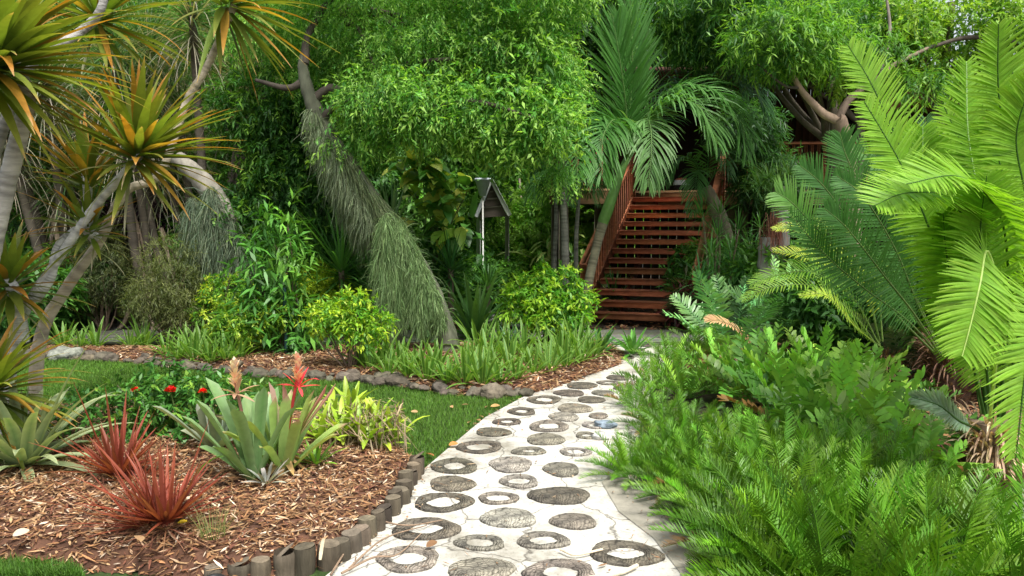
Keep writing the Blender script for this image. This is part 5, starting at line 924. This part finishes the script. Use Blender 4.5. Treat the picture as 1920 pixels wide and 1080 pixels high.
# moss fibres
def moss(t, segs, n, L, W, lab=None, spread=.05, c=((.14, .215, .085), (.19, .27, .12), (.10, .16, .06)), along=0.):
    """segs: list of (spline pts, r_out, share)"""
    m = MB()
    for pts, ro, sh, Lk_ in segs:
        k = int(n * sh); cp = spline(pts, 60); u = rng.uniform(0, 59, k); i = u.astype(int).clip(0, 58); p = cp[i] + (cp[i + 1] - cp[i]) * (u - i)[:, None]; T = nz(cp[i + 1] - cp[i]); d = rv(k); d = nz(d - T * np.sum(d * T, 1, keepdims=True))
        rr = np.interp(u / 59, np.linspace(0, 1, len(ro)), ro); P0 = p + d * rr[:, None] * rng.uniform(.55, 1.0, k)[:, None]
        D = d * .28 + rv(k) * .4 - UP * 1.0; fz = rng.uniform(size=k) < .06; D[fz] = d[fz] * .7 + rv(int(fz.sum())) * .8 - UP * .5; D = D * (1 - along) + (-T * np.sign(T[:, 2:]) * 1.0 + d * .12) * along; base = A(c)[rng.integers(0, 3, k)] * np.exp(.22 * noise(P0, 3.))[:, None]
        blades(m, P0, D, Lk_ * L * np.exp(rng.normal(0, .35, k)), W, droop=1.6, nseg=5, prof='needle', fold=0, roll=rng.uniform(0, 3, k), c0=jit(base, k, .25, .04), wave=.045)
    o = m.obj('hanging_moss', MOSS, t)
    if lab: o['label'] = lab
low = [P(722, 405, yb + .1), P(745, 445, yb + .05), P(775, 500, yb), P(808, 560, yb - .02), P(830, 610, yb - .02)]
moss(t, [(low, [.11, .16, .165, .14, .11, .085], 1., .10)], 26000, 1., .006, 'thick furry moss sleeve covering the lower trunk')
cur = [([P(x, y0, yb - .05 + .1 * rng.uniform(-1, 1)), P(x + rng.uniform(-4, 4), (y0 + y1) / 2, yb - .08), P(x + rng.uniform(-5, 5), y1, yb - .06)], [.05, .06, .045, .02], 1 / 11., .18) for x, y0, y1 in [(716, 430, 575), (724, 440, 600), (734, 455, 590), (744, 470, 598), (782, 490, 590), (720, 425, 560), (730, 440, 585), (738, 450, 560), (722, 410, 520), (790, 500, 615), (727, 430, 606)]]
moss(t, cur, 18000, 1., .005, 'long curtain of moss hanging below the trunk')
up_ = [([P(585, 205, yb + .3), P(620, 290, yb + .25), P(665, 360, yb + .2), P(700, 420, yb + .2)], [.09, .12, .13, .13], .65, .15), ([P(600, 240, yb + .35), P(640, 350, yb + .5), P(690, 440, yb + .5)], [.05, .08, .08], .4, .2)]
moss(t, up_, 17000, 1., .006, 'thin veil of moss along the upper trunk', c=((.17, .21, .12), (.22, .27, .16), (.12, .15, .09)))
FG = [(.055, .175, .026), (.085, .245, .038), (.13, .32, .05), (.18, .38, .065)]
def blob(px, py, Y, rx, ry, rz): c = P(px, py, Y); return (c[0], c[1], c[2], rx, ry, rz)
bl = [blob(650, 50, 9.8, .55, .6, .5), blob(740, 90, 9.5, .7, .6, .5), blob(850, 60, 9.4, .8, .7, .6), blob(960, 90, 9.3, .7, .7, .6), blob(1025, 150, 9.2, .42, .5, .4), blob(720, 175, 9.1, .5, .5, .28), blob(820, 190, 9.0, .6, .5, .35), blob(930, 200, 8.9, .6, .5, .4), blob(1010, 215, 8.9, .42, .5, .28), blob(985, 262, 8.9, .34, .4, .10), blob(920, 235, 9.0, .36, .4, .12), blob(660, 262, 9.3, .38, .35, .16), blob(500, 50, 10, .5, .5, .3), blob(1055, 300, 9.2, .14, .2, .22), blob(720, -60, 9.4, 1.6, 1, .5), blob(950, -50, 9.2, 1.2, 1, .5), blob(600, 140, 9.9, .3, .35, .3), blob(780, 240, 9.2, .3, .3, .15)]
m = MB(); crown(m, bl, 17000, 12, .052, .0145, FG, tw=.28, droop=.55, shell=.3, gap=.05, gs=2.8, new=(.30, .5, .10), newp=.45, flat=.7); crown(m, bl[3:14], 1500, 9, .085, .030, FG, tw=.3, droop=.4, shell=.75, gap=-.1, gs=2.4, new=(.3, .5, .08), newp=.6, flat=.9); m.obj('crown', LEAF, t)
m = MB(); branches(m, P(640, 20, 9.6), [A(q[:3]) for q in bl[:8]], .04, (.1, .08, .06), n=14, r1=.012); m.obj('branches', BARK, t)

moss(t, [([P(582, 190, yb + .3), P(612, 248, yb + .3), P(655, 310, yb + .2), P(700, 375, yb + .15), P(725, 405, yb + .12)], [.07, .085, .09, .095, .10], 1., .2)], 9000, 1., .007, 'short green moss fuzz coating the bend of the trunk', c=((.13, .17, .08), (.18, .22, .11), (.09, .12, .06)), along=.8)

# second moss hung leaning trunk at left
b0 = G(470, 600); yb2 = b0[1] - 2.2; t = thing('mossy_leaning_tree', 'leaning pale trunk with moss curtains behind the olive shrub', 'tree', (P(440, 500, yb2)[0], yb2, 0))
m = MB(); tube(m, [P(330, 295, yb2), P(380, 340, yb2), P(420, 400, yb2), P(440, 470, yb2), A([P(455, 500, yb2)[0], yb2, -.05])], [.10, .13, .14, .13, .16], ns=12, c=(.24, .22, .18), n=40, bump=.14); m.obj('trunk', BARK, t, smooth=True)
cur = [([P(x, y0, yb2 - .1), P(x + 4, (y0 + y1) / 2, yb2 - .15), P(x + 6, y1, yb2 - .12)], [.05, .10, .08, .03], 1 / 6., .3) for x, y0, y1 in [(360, 370, 500), (380, 380, 490), (405, 400, 500), (430, 410, 500), (450, 440, 510), (395, 350, 430)]]
moss(t, cur, 9000, 1., .007, c=((.13, .17, .11), (.18, .22, .14), (.09, .13, .08)))

# ================================================================ BACKGROUND TREES & SHRUBS
def tree(name, label, px, Y, H, blobs, ntw, nl, ll, lw, cols, tr=.14, tc=(.12, .1, .07), grp='trees behind the garden', cat='tree', lean=0, mat=None, **k):
    b0 = A([(px - 960) / FPX * Y, Y, 0]); t = thing(name, label, cat, b0, grp); m = MB(); top = A([b0[0] + lean, Y, H]); tube(m, [b0 - UP * .05, (b0 + top) / 2 + A([rng.normal(0, .15), 0, 0]), top], [tr, tr * .75, tr * .4], ns=10, c=tc, n=24, bump=.12); m.obj('trunk', BARK, t, smooth=True)
    m = MB(); B = [blob(*q) for q in blobs]; crown(m, B, ntw, nl, ll, lw, cols, **k); m.obj('crown', mat or LEAF, t)
    m = MB(); branches(m, b0 * .35 + top * .65, [A(q[:3]) for q in B[:7]], tr * .4, tc, n=12, r1=.012); m.obj('branches', BARK, t); return t
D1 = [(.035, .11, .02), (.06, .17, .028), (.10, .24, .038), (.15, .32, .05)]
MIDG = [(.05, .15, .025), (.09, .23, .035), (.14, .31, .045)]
BRG = [(.14, .30, .05), (.22, .42, .07), (.30, .5, .1)]  # sunlit brightness of the gap foliage is put into these leaf colours
bk = dict(tw=.35, droop=.3, gap=-.6, gs=1.0, shell=.3)
tree('broadleaf_tree', 'dark broadleaf tree behind the pandanus at the upper left', 330, 12.5, 4.5, [(250, 60, 14.5, 1.6, 1, 1.2), (420, 90, 14.5, 1.5, 1, 1.3), (330, 250, 14.3, 1.6, 1, 1.2), (480, 260, 13.2, 1.1, .9, 1.2), (170, 230, 14.5, 1.4, 1, 1.4), (20, 150, 12.6, 1.7, 1, 2), (330, 430, 12.4, 1.8, .8, .9), (100, 430, 12.6, 2, .8, .9)], 5200, 10, .13, .05, D1, **bk)
tree('broadleaf_tree', 'leafy tree with light green sprays left of the upper moss trunk', 500, 10.6, 3.6, [(500, 190, 10.3, .7, .5, .45), (540, 260, 10.4, .6, .5, .6), (560, 330, 10.5, .6, .5, .6), (500, 380, 10.6, .7, .5, .6), (450, 430, 10.4, .5, .5, .4), (600, 420, 10.6, .6, .5, .5), (530, 450, 10.4, .6, .5, .4)], 3800, 11, .095, .026, [(.03, .10, .018), (.05, .15, .025), (.08, .21, .035)], new=(.2, .38, .05), newp=.25, tw=.28, droop=.35, gap=-.35, gs=1.5, shell=.3)
tree('broadleaf_tree', 'dark tree closing the view behind the wide light green crown', 720, 14, 5, [(600, 300, 14, 1.8, 1, 1.5), (760, 340, 14, 1.7, 1, 1.3), (700, 120, 14.3, 2.2, 1, 1.6), (840, 190, 14.3, 1.2, 1, 1.3), (640, 460, 14, 1.8, 1, .8), (790, 470, 14, 1.0, .9, .8), (960, 20, 14.5, 1.2, 1, .8)], 5500, 10, .14, .055, D1, **bk)
tree('broadleaf_tree', 'dark leaved tree in the gap above the wide crown and left of the palm', 1060, 12.5, 5, [(1060, 50, 12.5, .9, .7, .7), (1090, 150, 12.5, .7, .6, .9), (1040, -30, 12.5, 1.2, .8, .6)], 1500, 10, .10, .045, [(.03, .08, .02), (.05, .14, .02), (.09, .2, .03)], tr=.09, **bk)
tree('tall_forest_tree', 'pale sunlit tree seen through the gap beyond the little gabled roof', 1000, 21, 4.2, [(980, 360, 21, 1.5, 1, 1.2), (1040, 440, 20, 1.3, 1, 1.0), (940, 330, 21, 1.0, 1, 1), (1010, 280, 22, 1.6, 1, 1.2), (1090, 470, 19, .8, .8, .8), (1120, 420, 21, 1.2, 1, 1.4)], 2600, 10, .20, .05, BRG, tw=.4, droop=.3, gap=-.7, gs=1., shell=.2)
tree('willow_leaved_tree', 'willow leaved tree with drooping narrow leaves right of the palm top', 1540, 11.5, 4.4, [(1330, 50, 11.8, .7, .5, .4), (1420, 60, 11.4, .7, .6, .5), (1360, -10, 11.6, 1.1, .8, .4), (1480, 20, 10.6, .9, .7, .3), (1560, 50, 10.4, .7, .6, .25)], 3600, 11, .13, .020, [(.03, .10, .025), (.055, .16, .035), (.09, .23, .04)], new=(.2, .38, .05), newp=.3, tw=.3, droop=.5, gap=-.02, gs=1.8, shell=.3)
tree('willow_leaved_tree', 'shaded willow leaved bush hanging over the deck rail on the right', 1440, 14.2, 3.2, [(1430, 320, 13.8, .6, .5, .5), (1400, 230, 13.6, .6, .5, .4), (1470, 330, 13.6, .4, .4, .3)], 1000, 11, .14, .022, [(.025, .08, .02), (.04, .12, .03), (.07, .17, .04)], tw=.3, droop=.4, gap=-.5, gs=1.5, shell=.3)
tree('sunlit_canopy_tree', 'tree with bright yellow green leaves at the top right', 1760, 10.5, 4.6, [(1780, 50, 10, .9, .6, .4), (1700, 30, 10.2, .8, .6, .35), (1850, 90, 10.1, .7, .5, .35), (1640, 60, 10.4, .7, .5, .35), (1760, 110, 10.2, .6, .5, .22), (1880, 20, 10, .7, .6, .4), (1600, 120, 10.6, .5, .5, .3)], 2000, 11, .08, .03, [(.08, .2, .03), (.18, .34, .04), (.28, .44, .05)], new=(.35, .5, .07), newp=.3, tw=.25, droop=.25, gap=.12, gs=2.2, shell=.3)
tree('broadleaf_tree', 'high canopy of narrow leaved branches behind the bright top right foliage', 1600, 15, 5.5, [(1500, 20, 14.8, 1.4, .8, .7), (1610, 110, 14.6, .5, .5, .3), (1700, 20, 14.8, .6, .6, .3), (1900, 110, 14.6, .8, .7, .4), (1360, 40, 14.9, 1.4, .8, .9), (1240, 60, 15, 1.2, .8, .9)], 2400, 10, .13, .04, MIDG, tw=.35, droop=.3, gap=.05, gs=1.3, shell=.3)
# Y shaped branch tree at right
b1 = A([P(1590, 420, 9.2)[0], 9.2, 0]); t = thing('forked_branch_tree', 'gnarled brown tree forking into a wide Y in front of the dark porch', 'tree', b1)
limb(t, [(1600, 470, 9.2), (1595, 330, 9.2), (1578, 235, 9.2), (1570, 222, 9.2)], [.10, .085, .08, .07], (.24, .17, .12), 'trunk')
m = MB(); tube(m, [A([b1[0], 9.2, -.05]), P(1600, 465, 9.2)], [.13, .10], ns=10, c=(.22, .16, .11), n=10, bump=.1); m.obj('trunk_base', BARK, t, smooth=True)
limb(t, [(1575, 228, 9.2), (1540, 210, 9.2), (1500, 165, 9.1), (1478, 120, 9.0)], [.06, .05, .035, .02], (.34, .24, .17)); limb(t, [(1570, 225, 9.2), (1590, 190, 9.2), (1625, 160, 9.3), (1680, 120, 9.4), (1740, 90, 9.5)], [.05, .045, .035, .03, .02], (.22, .16, .12)); limb(t, [(1500, 165, 9.1), (1470, 160, 9.0), (1420, 120, 8.9)], [.02, .015, .01]); limb(t, [(1650, 140, 9.3), (1668, 60, 9.4), (1660, -20, 9.5)], [.025, .02, .015], (.2, .17, .14)); limb(t, [(1740, 90, 9.5), (1820, 70, 9.6), (1920, 82, 9.6)], [.02, .03, .03])
m = MB(); crown(m, [blob(1490, 60, 9.0, .5, .5, .25), blob(1440, 60, 9.0, .45, .4, .3), blob(1560, 90, 9.2, .4, .4, .12), blob(1650, 95, 9.4, .4, .4, .12), blob(1720, 150, 9.3, .35, .3, .12)], 800, 11, .10, .02, MIDG, new=(.22, .4, .05), newp=.4, tw=.28, droop=.4, gap=-.4, gs=2.); m.obj('crown', LEAF, t)
# white sky-lit awning pieces near top right
# gnarled dead trunk
b0 = G(1432, 612); t = thing('gnarled_trunk', 'gnarled grey double trunk with spiky air plants right of the stairs', 'tree trunk', (b0[0], 10.4, 0)); x0 = (1432 - 960) / FPX * 10.4
for q, r in ([[(1430, 560, 10.4), (1438, 500, 10.4), (1443, 445, 10.4)], [.16, .14, .12]], [[(1450, 560, 10.5), (1462, 480, 10.5), (1464, 420, 10.5), (1462, 350, 10.5)], [.14, .13, .11, .09]]):
    m = MB(); pts = [A([(q[0][0] - 960) / FPX * q[0][2], q[0][2], -.05])] + [P(*z) for z in q]; tube(m, pts, [r[0] * 1.1] + r, ns=14, c=(.23, .215, .19), n=40, bump=.16, bs=7); m.obj('trunk', BARK, t, smooth=True)
m = MB()
for (a, b_, Y) in [(1440, 335, 10.3), (1460, 345, 10.4), (1425, 350, 10.3), (1448, 378, 10.3), (1480, 330, 10.4)]: rosette(m, P(a, b_, Y), UP + rng.normal(0, .3, 3), 46, .33, .018, 5, 120, .6, col0=(.06, .15, .035), col1=(.13, .24, .06), prof='sword', nseg=5, fold=.3)
m.obj('air_plants', LEAF, t); m = MB(); n = 160; P0 = P(1448, 420, 10.35) + rng.normal(0, 1, (n, 3)) * A([.07, .05, .12]); blades(m, P0, rv(n) * .3 - UP, .4, .01, droop=.4, nseg=5, prof='needle', c0=jit((.22, .09, .06), n, .3), fold=0, wave=.03); m.obj('reddish_roots', DRY, t)
# spiky dracaenas/philodendron right of the stairs
def spikyplant(name, label, base, heads, Y, n=34, L=.42, W=.02, col=(.05, .14, .035), cat='shrub', grp='spiky plants right of the stairs', tc=(.2, .15, .1), tr=.02, a1=115):
    b0 = A([(base - 960) / FPX * Y, Y, 0]); t = thing(name, label, cat, b0, grp)
    for (a, b_, dy) in heads:
        h = P(a, b_, Y + dy); m = MB(); tube(m, [b0 - UP * .03, (b0 + h) / 2 + rv(1)[0] * .06, h], [tr * 1.2, tr, tr * .7], ns=8, c=tc, n=16, ring=.04); m.obj('stem', BARK, t); m = MB()
        rosette(m, h, UP + rng.normal(0, .25, 3) + A([0, -.3, 0]), n, L, W, 5, a1, .7, col0=col, col1=A(col) * 1.6, prof='lance', nseg=5, fold=.3, hh=.08); m.obj('leaf_head', LEAF, t)
spikyplant('spiky_dracaena', 'many headed narrow leaved plant in front of the right stair rail', 1345, [(1345, 440, 0), (1335, 475, -.3), (1370, 470, -.2), (1350, 400, .3), (1385, 430, .2), (1340, 510, -.4), (1318, 405, .4)], 11.3, 36, .36, .018, (.07, .18, .045))
spikyplant('spiky_dracaena', 'low dark spiky plants with whorled leaves at the foot of the stairs on the right', 1350, [(1315, 525, -.3), (1345, 555, 0), (1385, 530, .1), (1400, 560, 0), (1320, 560, -.2), (1372, 500, .3)], 10.7, 34, .40, .026, (.05, .15, .045))
spikyplant('spiky_dracaena', 'spiky air plant cluster on the deck edge right of the top stair', 1420, [(1405, 455, 0), (1425, 425, .2), (1470, 425, .3)], 12.8, 26, .34, .02, (.05, .13, .04))
spikyplant('spiky_dracaena', 'dark spiky growth behind the gnarled trunk and the yellow fronds', 1500, [(1400, 600, 0), (1480, 560, .4), (1500, 500, .6), (1520, 440, .8), (1540, 560, .4)], 10.6, 36, .5, .022, (.03, .09, .025))
shrub('red_ti_plant', 'dark red leaved low plant beside the bottom stair treads', 1285, 618, [(0, 0, .35, .18, .2, .3), (.1, 0, .6, .12, .12, .15)], 90, 8, .22, .035, [(.12, .02, .03), (.08, .02, .025), (.05, .06, .02)], tw=.2, gap=-2, stems=4)
# right stair-top tree with hanging leaves
t = thing('fronded_trunk', 'slanted furry trunk wrapped in leaves beside the top of the right stair rail', 'tree trunk', (P(1370, 500, 12.6)[0], 12.6, 0)); m = MB(); tube(m, [A([P(1370, 500, 12.6)[0], 12.6, -.05]), P(1365, 470, 12.6), P(1345, 400, 12.6), P(1325, 350, 12.6)], [.12, .12, .14, .08], ns=12, c=(.18, .15, .1), n=30, bump=.15); m.obj('trunk', BARK, t, smooth=True)
for i, (p_) in enumerate([[(1325, 350, 12.6), (1300, 300, 12.4), (1270, 300, 12.2), (1245, 350, 12)], [(1325, 350, 12.6), (1330, 290, 12.3), (1350, 280, 12), (1370, 330, 11.8)], [(1325, 350, 12.6), (1310, 320, 12.2), (1305, 340, 12), (1300, 400, 11.9)], [(1325, 350, 12.6), (1355, 310, 12.5), (1400, 310, 12.4), (1425, 370, 12.3)]]):
    m = MB(); frond(m, PL(p_), 30, .42, .026, 55, 20, .1, 1.2, (.05, .15, .035), (.09, .22, .06), rr=.01, nseg=4, fold=.25, jitt=.09); m.obj('frond', LEAF, t)
# big leaved climber (variegated)
def bigleaf(name, label, Y, pts, n, L, W, cols, ce=None, cat='climbing plant', jitp=.12, grp=None, prof='heart'):
    t = thing(name, label, cat, (A([(pts[0][0] - 960) / FPX * Y, Y, 0])), grp); m = MB(); C0 = PL([(a, b_, Y) for a, b_ in pts]); k = rng.integers(0, len(pts), n); f = rng.uniform(size=(n, 1)); P0 = C0[k] * f + C0[(k + 1) % len(pts)] * (1 - f) + rng.normal(0, 1, (n, 3)) * A([jitp, .12, jitp]); D = nz(np.column_stack([rng.normal(0, .6, n), rng.uniform(-1.2, -.1, n), rng.uniform(-.6, .5, n)]))
    c = A(cols)[rng.integers(0, len(cols), n)]; blades(m, P0, D, L * np.exp(rng.normal(0, .25, n)), W * np.exp(rng.normal(0, .2, n)), droop=1.0, nseg=6, prof=prof, fold=.35, roll=rng.normal(0, .4, n), c0=jit(c, n, .15), c1=jit(c, n, .15)); m.obj('leaves', GLOSS, t)
    m = MB()
    for i in range(min(9, len(P0))): tube(m, [A([P0[i][0] * .5 + t.location[0] * .5, Y + .25, 0]), (P0[i] + A([t.location[0], Y + .2, P0[i][2] * .3])) / 2, P0[i]], [.015, .012, .008], ns=6, c=(.12, .14, .06), n=10)
    m.obj('vines', BARK, t)
V1 = [(.07, .22, .03), (.11, .29, .04), (.24, .42, .05), (.45, .52, .08)]
bigleaf('big_leaved_climber', 'big leaved climber with yellow splashed leaves left of the gabled roof', 11.3, [(800, 340), (850, 360), (790, 400), (860, 420), (830, 460), (770, 340), (880, 370), (750, 290), (810, 310)], 150, .30, .19, V1)
bigleaf('big_leaved_climber', 'dark glossy leaved climber hanging below the yellow splashed one', 11.7, [(820, 470), (870, 480), (790, 500), (850, 520), (880, 440)], 90, .28, .15, [(.045, .13, .025), (.07, .2, .03)])
bigleaf('broad_leaf_shrub', 'dark broad leaved shrub behind the bare stemmed golden shrub', 10.8, [(600, 460), (650, 480), (570, 500), (620, 530), (560, 450), (660, 520)], 170, .26, .10, [(.025, .08, .018), (.04, .12, .02), (.06, .16, .025)], cat='shrub')
bigleaf('banana_clump', 'bright banana like leaves glowing behind the slim palms', 17, [(1010, 430), (1090, 450), (1000, 380), (1110, 420), (1060, 480), (980, 460)], 70, .9, .22, [(.16, .34, .05), (.25, .42, .07), (.1, .26, .04)], cat='banana plant', jitp=.25, prof='lance')
bigleaf('variegated_ginger', 'cream striped ginger leaves beside the walkway below the deck', 14.8, [(1010, 470), (1050, 500), (1090, 470), (1030, 440), (1100, 520)], 110, .38, .08, [(.25, .38, .08), (.12, .28, .04), (.4, .48, .14)], cat='ginger plant', prof='lance')
for (a, b_, Y, L, lab, c) in [(640, 500, 9.9, 1.0, 'fan of stiff upright sword leaves left of the mossy trunk', (.06, .17, .03)), (845, 500, 10.8, .6, 'dark fan palm leaves behind the moss sleeve', (.03, .1, .025)), (735, 420, 10.2, .7, 'spiky grey green yucca behind the bend of the mossy trunk', (.10, .17, .07)), (915, 530, 12.5, .5, 'drooping strap leaved plant under the gabled roof', (.05, .13, .03)), (1150, 560, 12.8, .6, 'dark leaved plant beneath the left stair rail', (.04, .12, .03)), (700, 540, 10.0, .7, 'low sword leaved plant behind the hanging moss curtain', (.04, .12, .03))]:
    b0 = A([(a - 960) / FPX * Y, Y, 0]); t = thing('sword_leaf_plant', lab, 'shrub', b0, 'sword leaved plants'); h = P(a, b_, Y); m = MB(); tube(m, [b0 - UP * .03, h], [.05, .04], ns=8, c=(.15, .12, .08), n=10); m.obj('stem', BARK, t); m = MB(); rosette(m, h, UP, 60, L, .045, 5, 120, .35, col0=c, col1=A(c) * 1.7, prof='sword', nseg=6, fold=.35, hh=.2); m.obj('leaves', LEAF, t)
# mid-height filler hedges (each its own plant)
hg = [('dark shrub outside the right edge of the photo beyond the huge cycad', 2150, 6.6, 1.3, D1), ('leafy shrub far right in front of the deck rail', 2080, 10.2, 1.5, D1), ('shrub under the right end of the deck', 1800, 13.6, 1.3, D1), ('sunlit pale green shrub in the gap between the gabled roof and the slim palms', 985, 15.5, 2.2, [(.2, .42, .07), (.3, .5, .1)]), ('bright shrub glowing behind the leaning pole and walkway', 930, 16.5, 2.3, [(.16, .36, .06), (.26, .46, .08)]), ('dark hedge shrub filling the shade behind the left lilyturf', 60, 10.9, 1.2, D1), ('bushy dark shrub behind the pale path on the left', 430, 11.6, 1.7, D1), ('dense shrub in the shade right of the slim dark post', 600, 11.8, 1.3, D1), ('dark shrub behind the hanging moss curtain', 740, 11.4, 1.4, D1), ('dark shrub left of the leaning pole under the little roof', 850, 13.2, .9, D1), ('leafy shrub behind the walkway at the slim palms', 1010, 15.2, 1.0, BRG), ('dark bush in the shade beneath the deck right of the stairs', 1400, 12.2, 1.2, D1), ('dark bush behind the blue green cycads', 1540, 10.6, 1.2, D1), ('shaded bush behind the caudex of the dark cycad', 1680, 8.6, 1.1, D1), ('bush at the right edge behind the huge cycad', 1900, 7.5, 1.5, D1), ('low bush at the left edge behind the silver bromeliad', -40, 9.9, 1.0, D1)]  # the two palest gap shrubs carry sunlight in their leaf colours
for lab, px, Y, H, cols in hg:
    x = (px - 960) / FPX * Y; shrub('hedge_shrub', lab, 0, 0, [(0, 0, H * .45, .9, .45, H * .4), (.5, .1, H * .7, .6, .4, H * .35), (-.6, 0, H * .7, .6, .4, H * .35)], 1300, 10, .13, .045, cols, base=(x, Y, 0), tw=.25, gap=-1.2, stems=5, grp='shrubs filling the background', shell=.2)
# far woods closing the view: separate big trees
fw_ = [(-400, 17, 'far left woodland tree beyond the pandanus'), (-50, 18, 'woodland tree behind the far left pandanus'), (250, 19, 'woodland tree beyond the dry leaved thicket'), (550, 20, 'woodland tree left of the sky gap by the mossy trunk'), (780, 20, 'woodland tree behind the centre of the wide crown'), (1260, 24, 'woodland tree behind the palm and the house roof'), (2300, 22, 'woodland tree beyond the right end of the house'), (1420, 25, 'woodland tree rising over the house roof on the right')]
for px, Y, lab in fw_:
    s_ = Y / 18; tree('woodland_tree', lab, px, Y, 5, [(px - 130, 250, Y, 2.0 * s_, 1.2, 1.6), (px + 130, 280, Y, 2.0 * s_, 1.2, 1.6), (px, 80, Y, 2.4 * s_, 1.2, 1.8), (px - 150, 60, Y, 1.6 * s_, 1.2, 1.5), (px + 150, 50, Y, 1.6 * s_, 1.2, 1.5), (px, 420, Y, 3.0 * s_, 1, 1.2), (px, -120, Y, 2.6 * s_, 1.2, 1.4)], 3800, 10, .20, .09, MIDG if px < 1100 else D1, tr=.2, tw=.45, droop=.25, gap=-1.0, gs=.8, shell=.2)
# leaf litter at the far right of the boardwalk
chips('leaf_litter', gp([(1230, 655), (1300, 615), (1480, 612), (1700, 620), (2500, 640), (2900, 980), (1960, 1060), (1500, 880), (1330, 700)]), 20000, lambda p, d: 0 * d, -.035, .10, .035, 'dry leaf litter under the cycads in the right bed', pale=.05)
chips('garden_litter', A([[-9, 11], [4, 11], [4, 15], [-9, 15]]), 5000, lambda p, d: 0 * d, -.035, .10, .035, 'dry leaf litter on the dark ground behind the boardwalk', pale=.02)
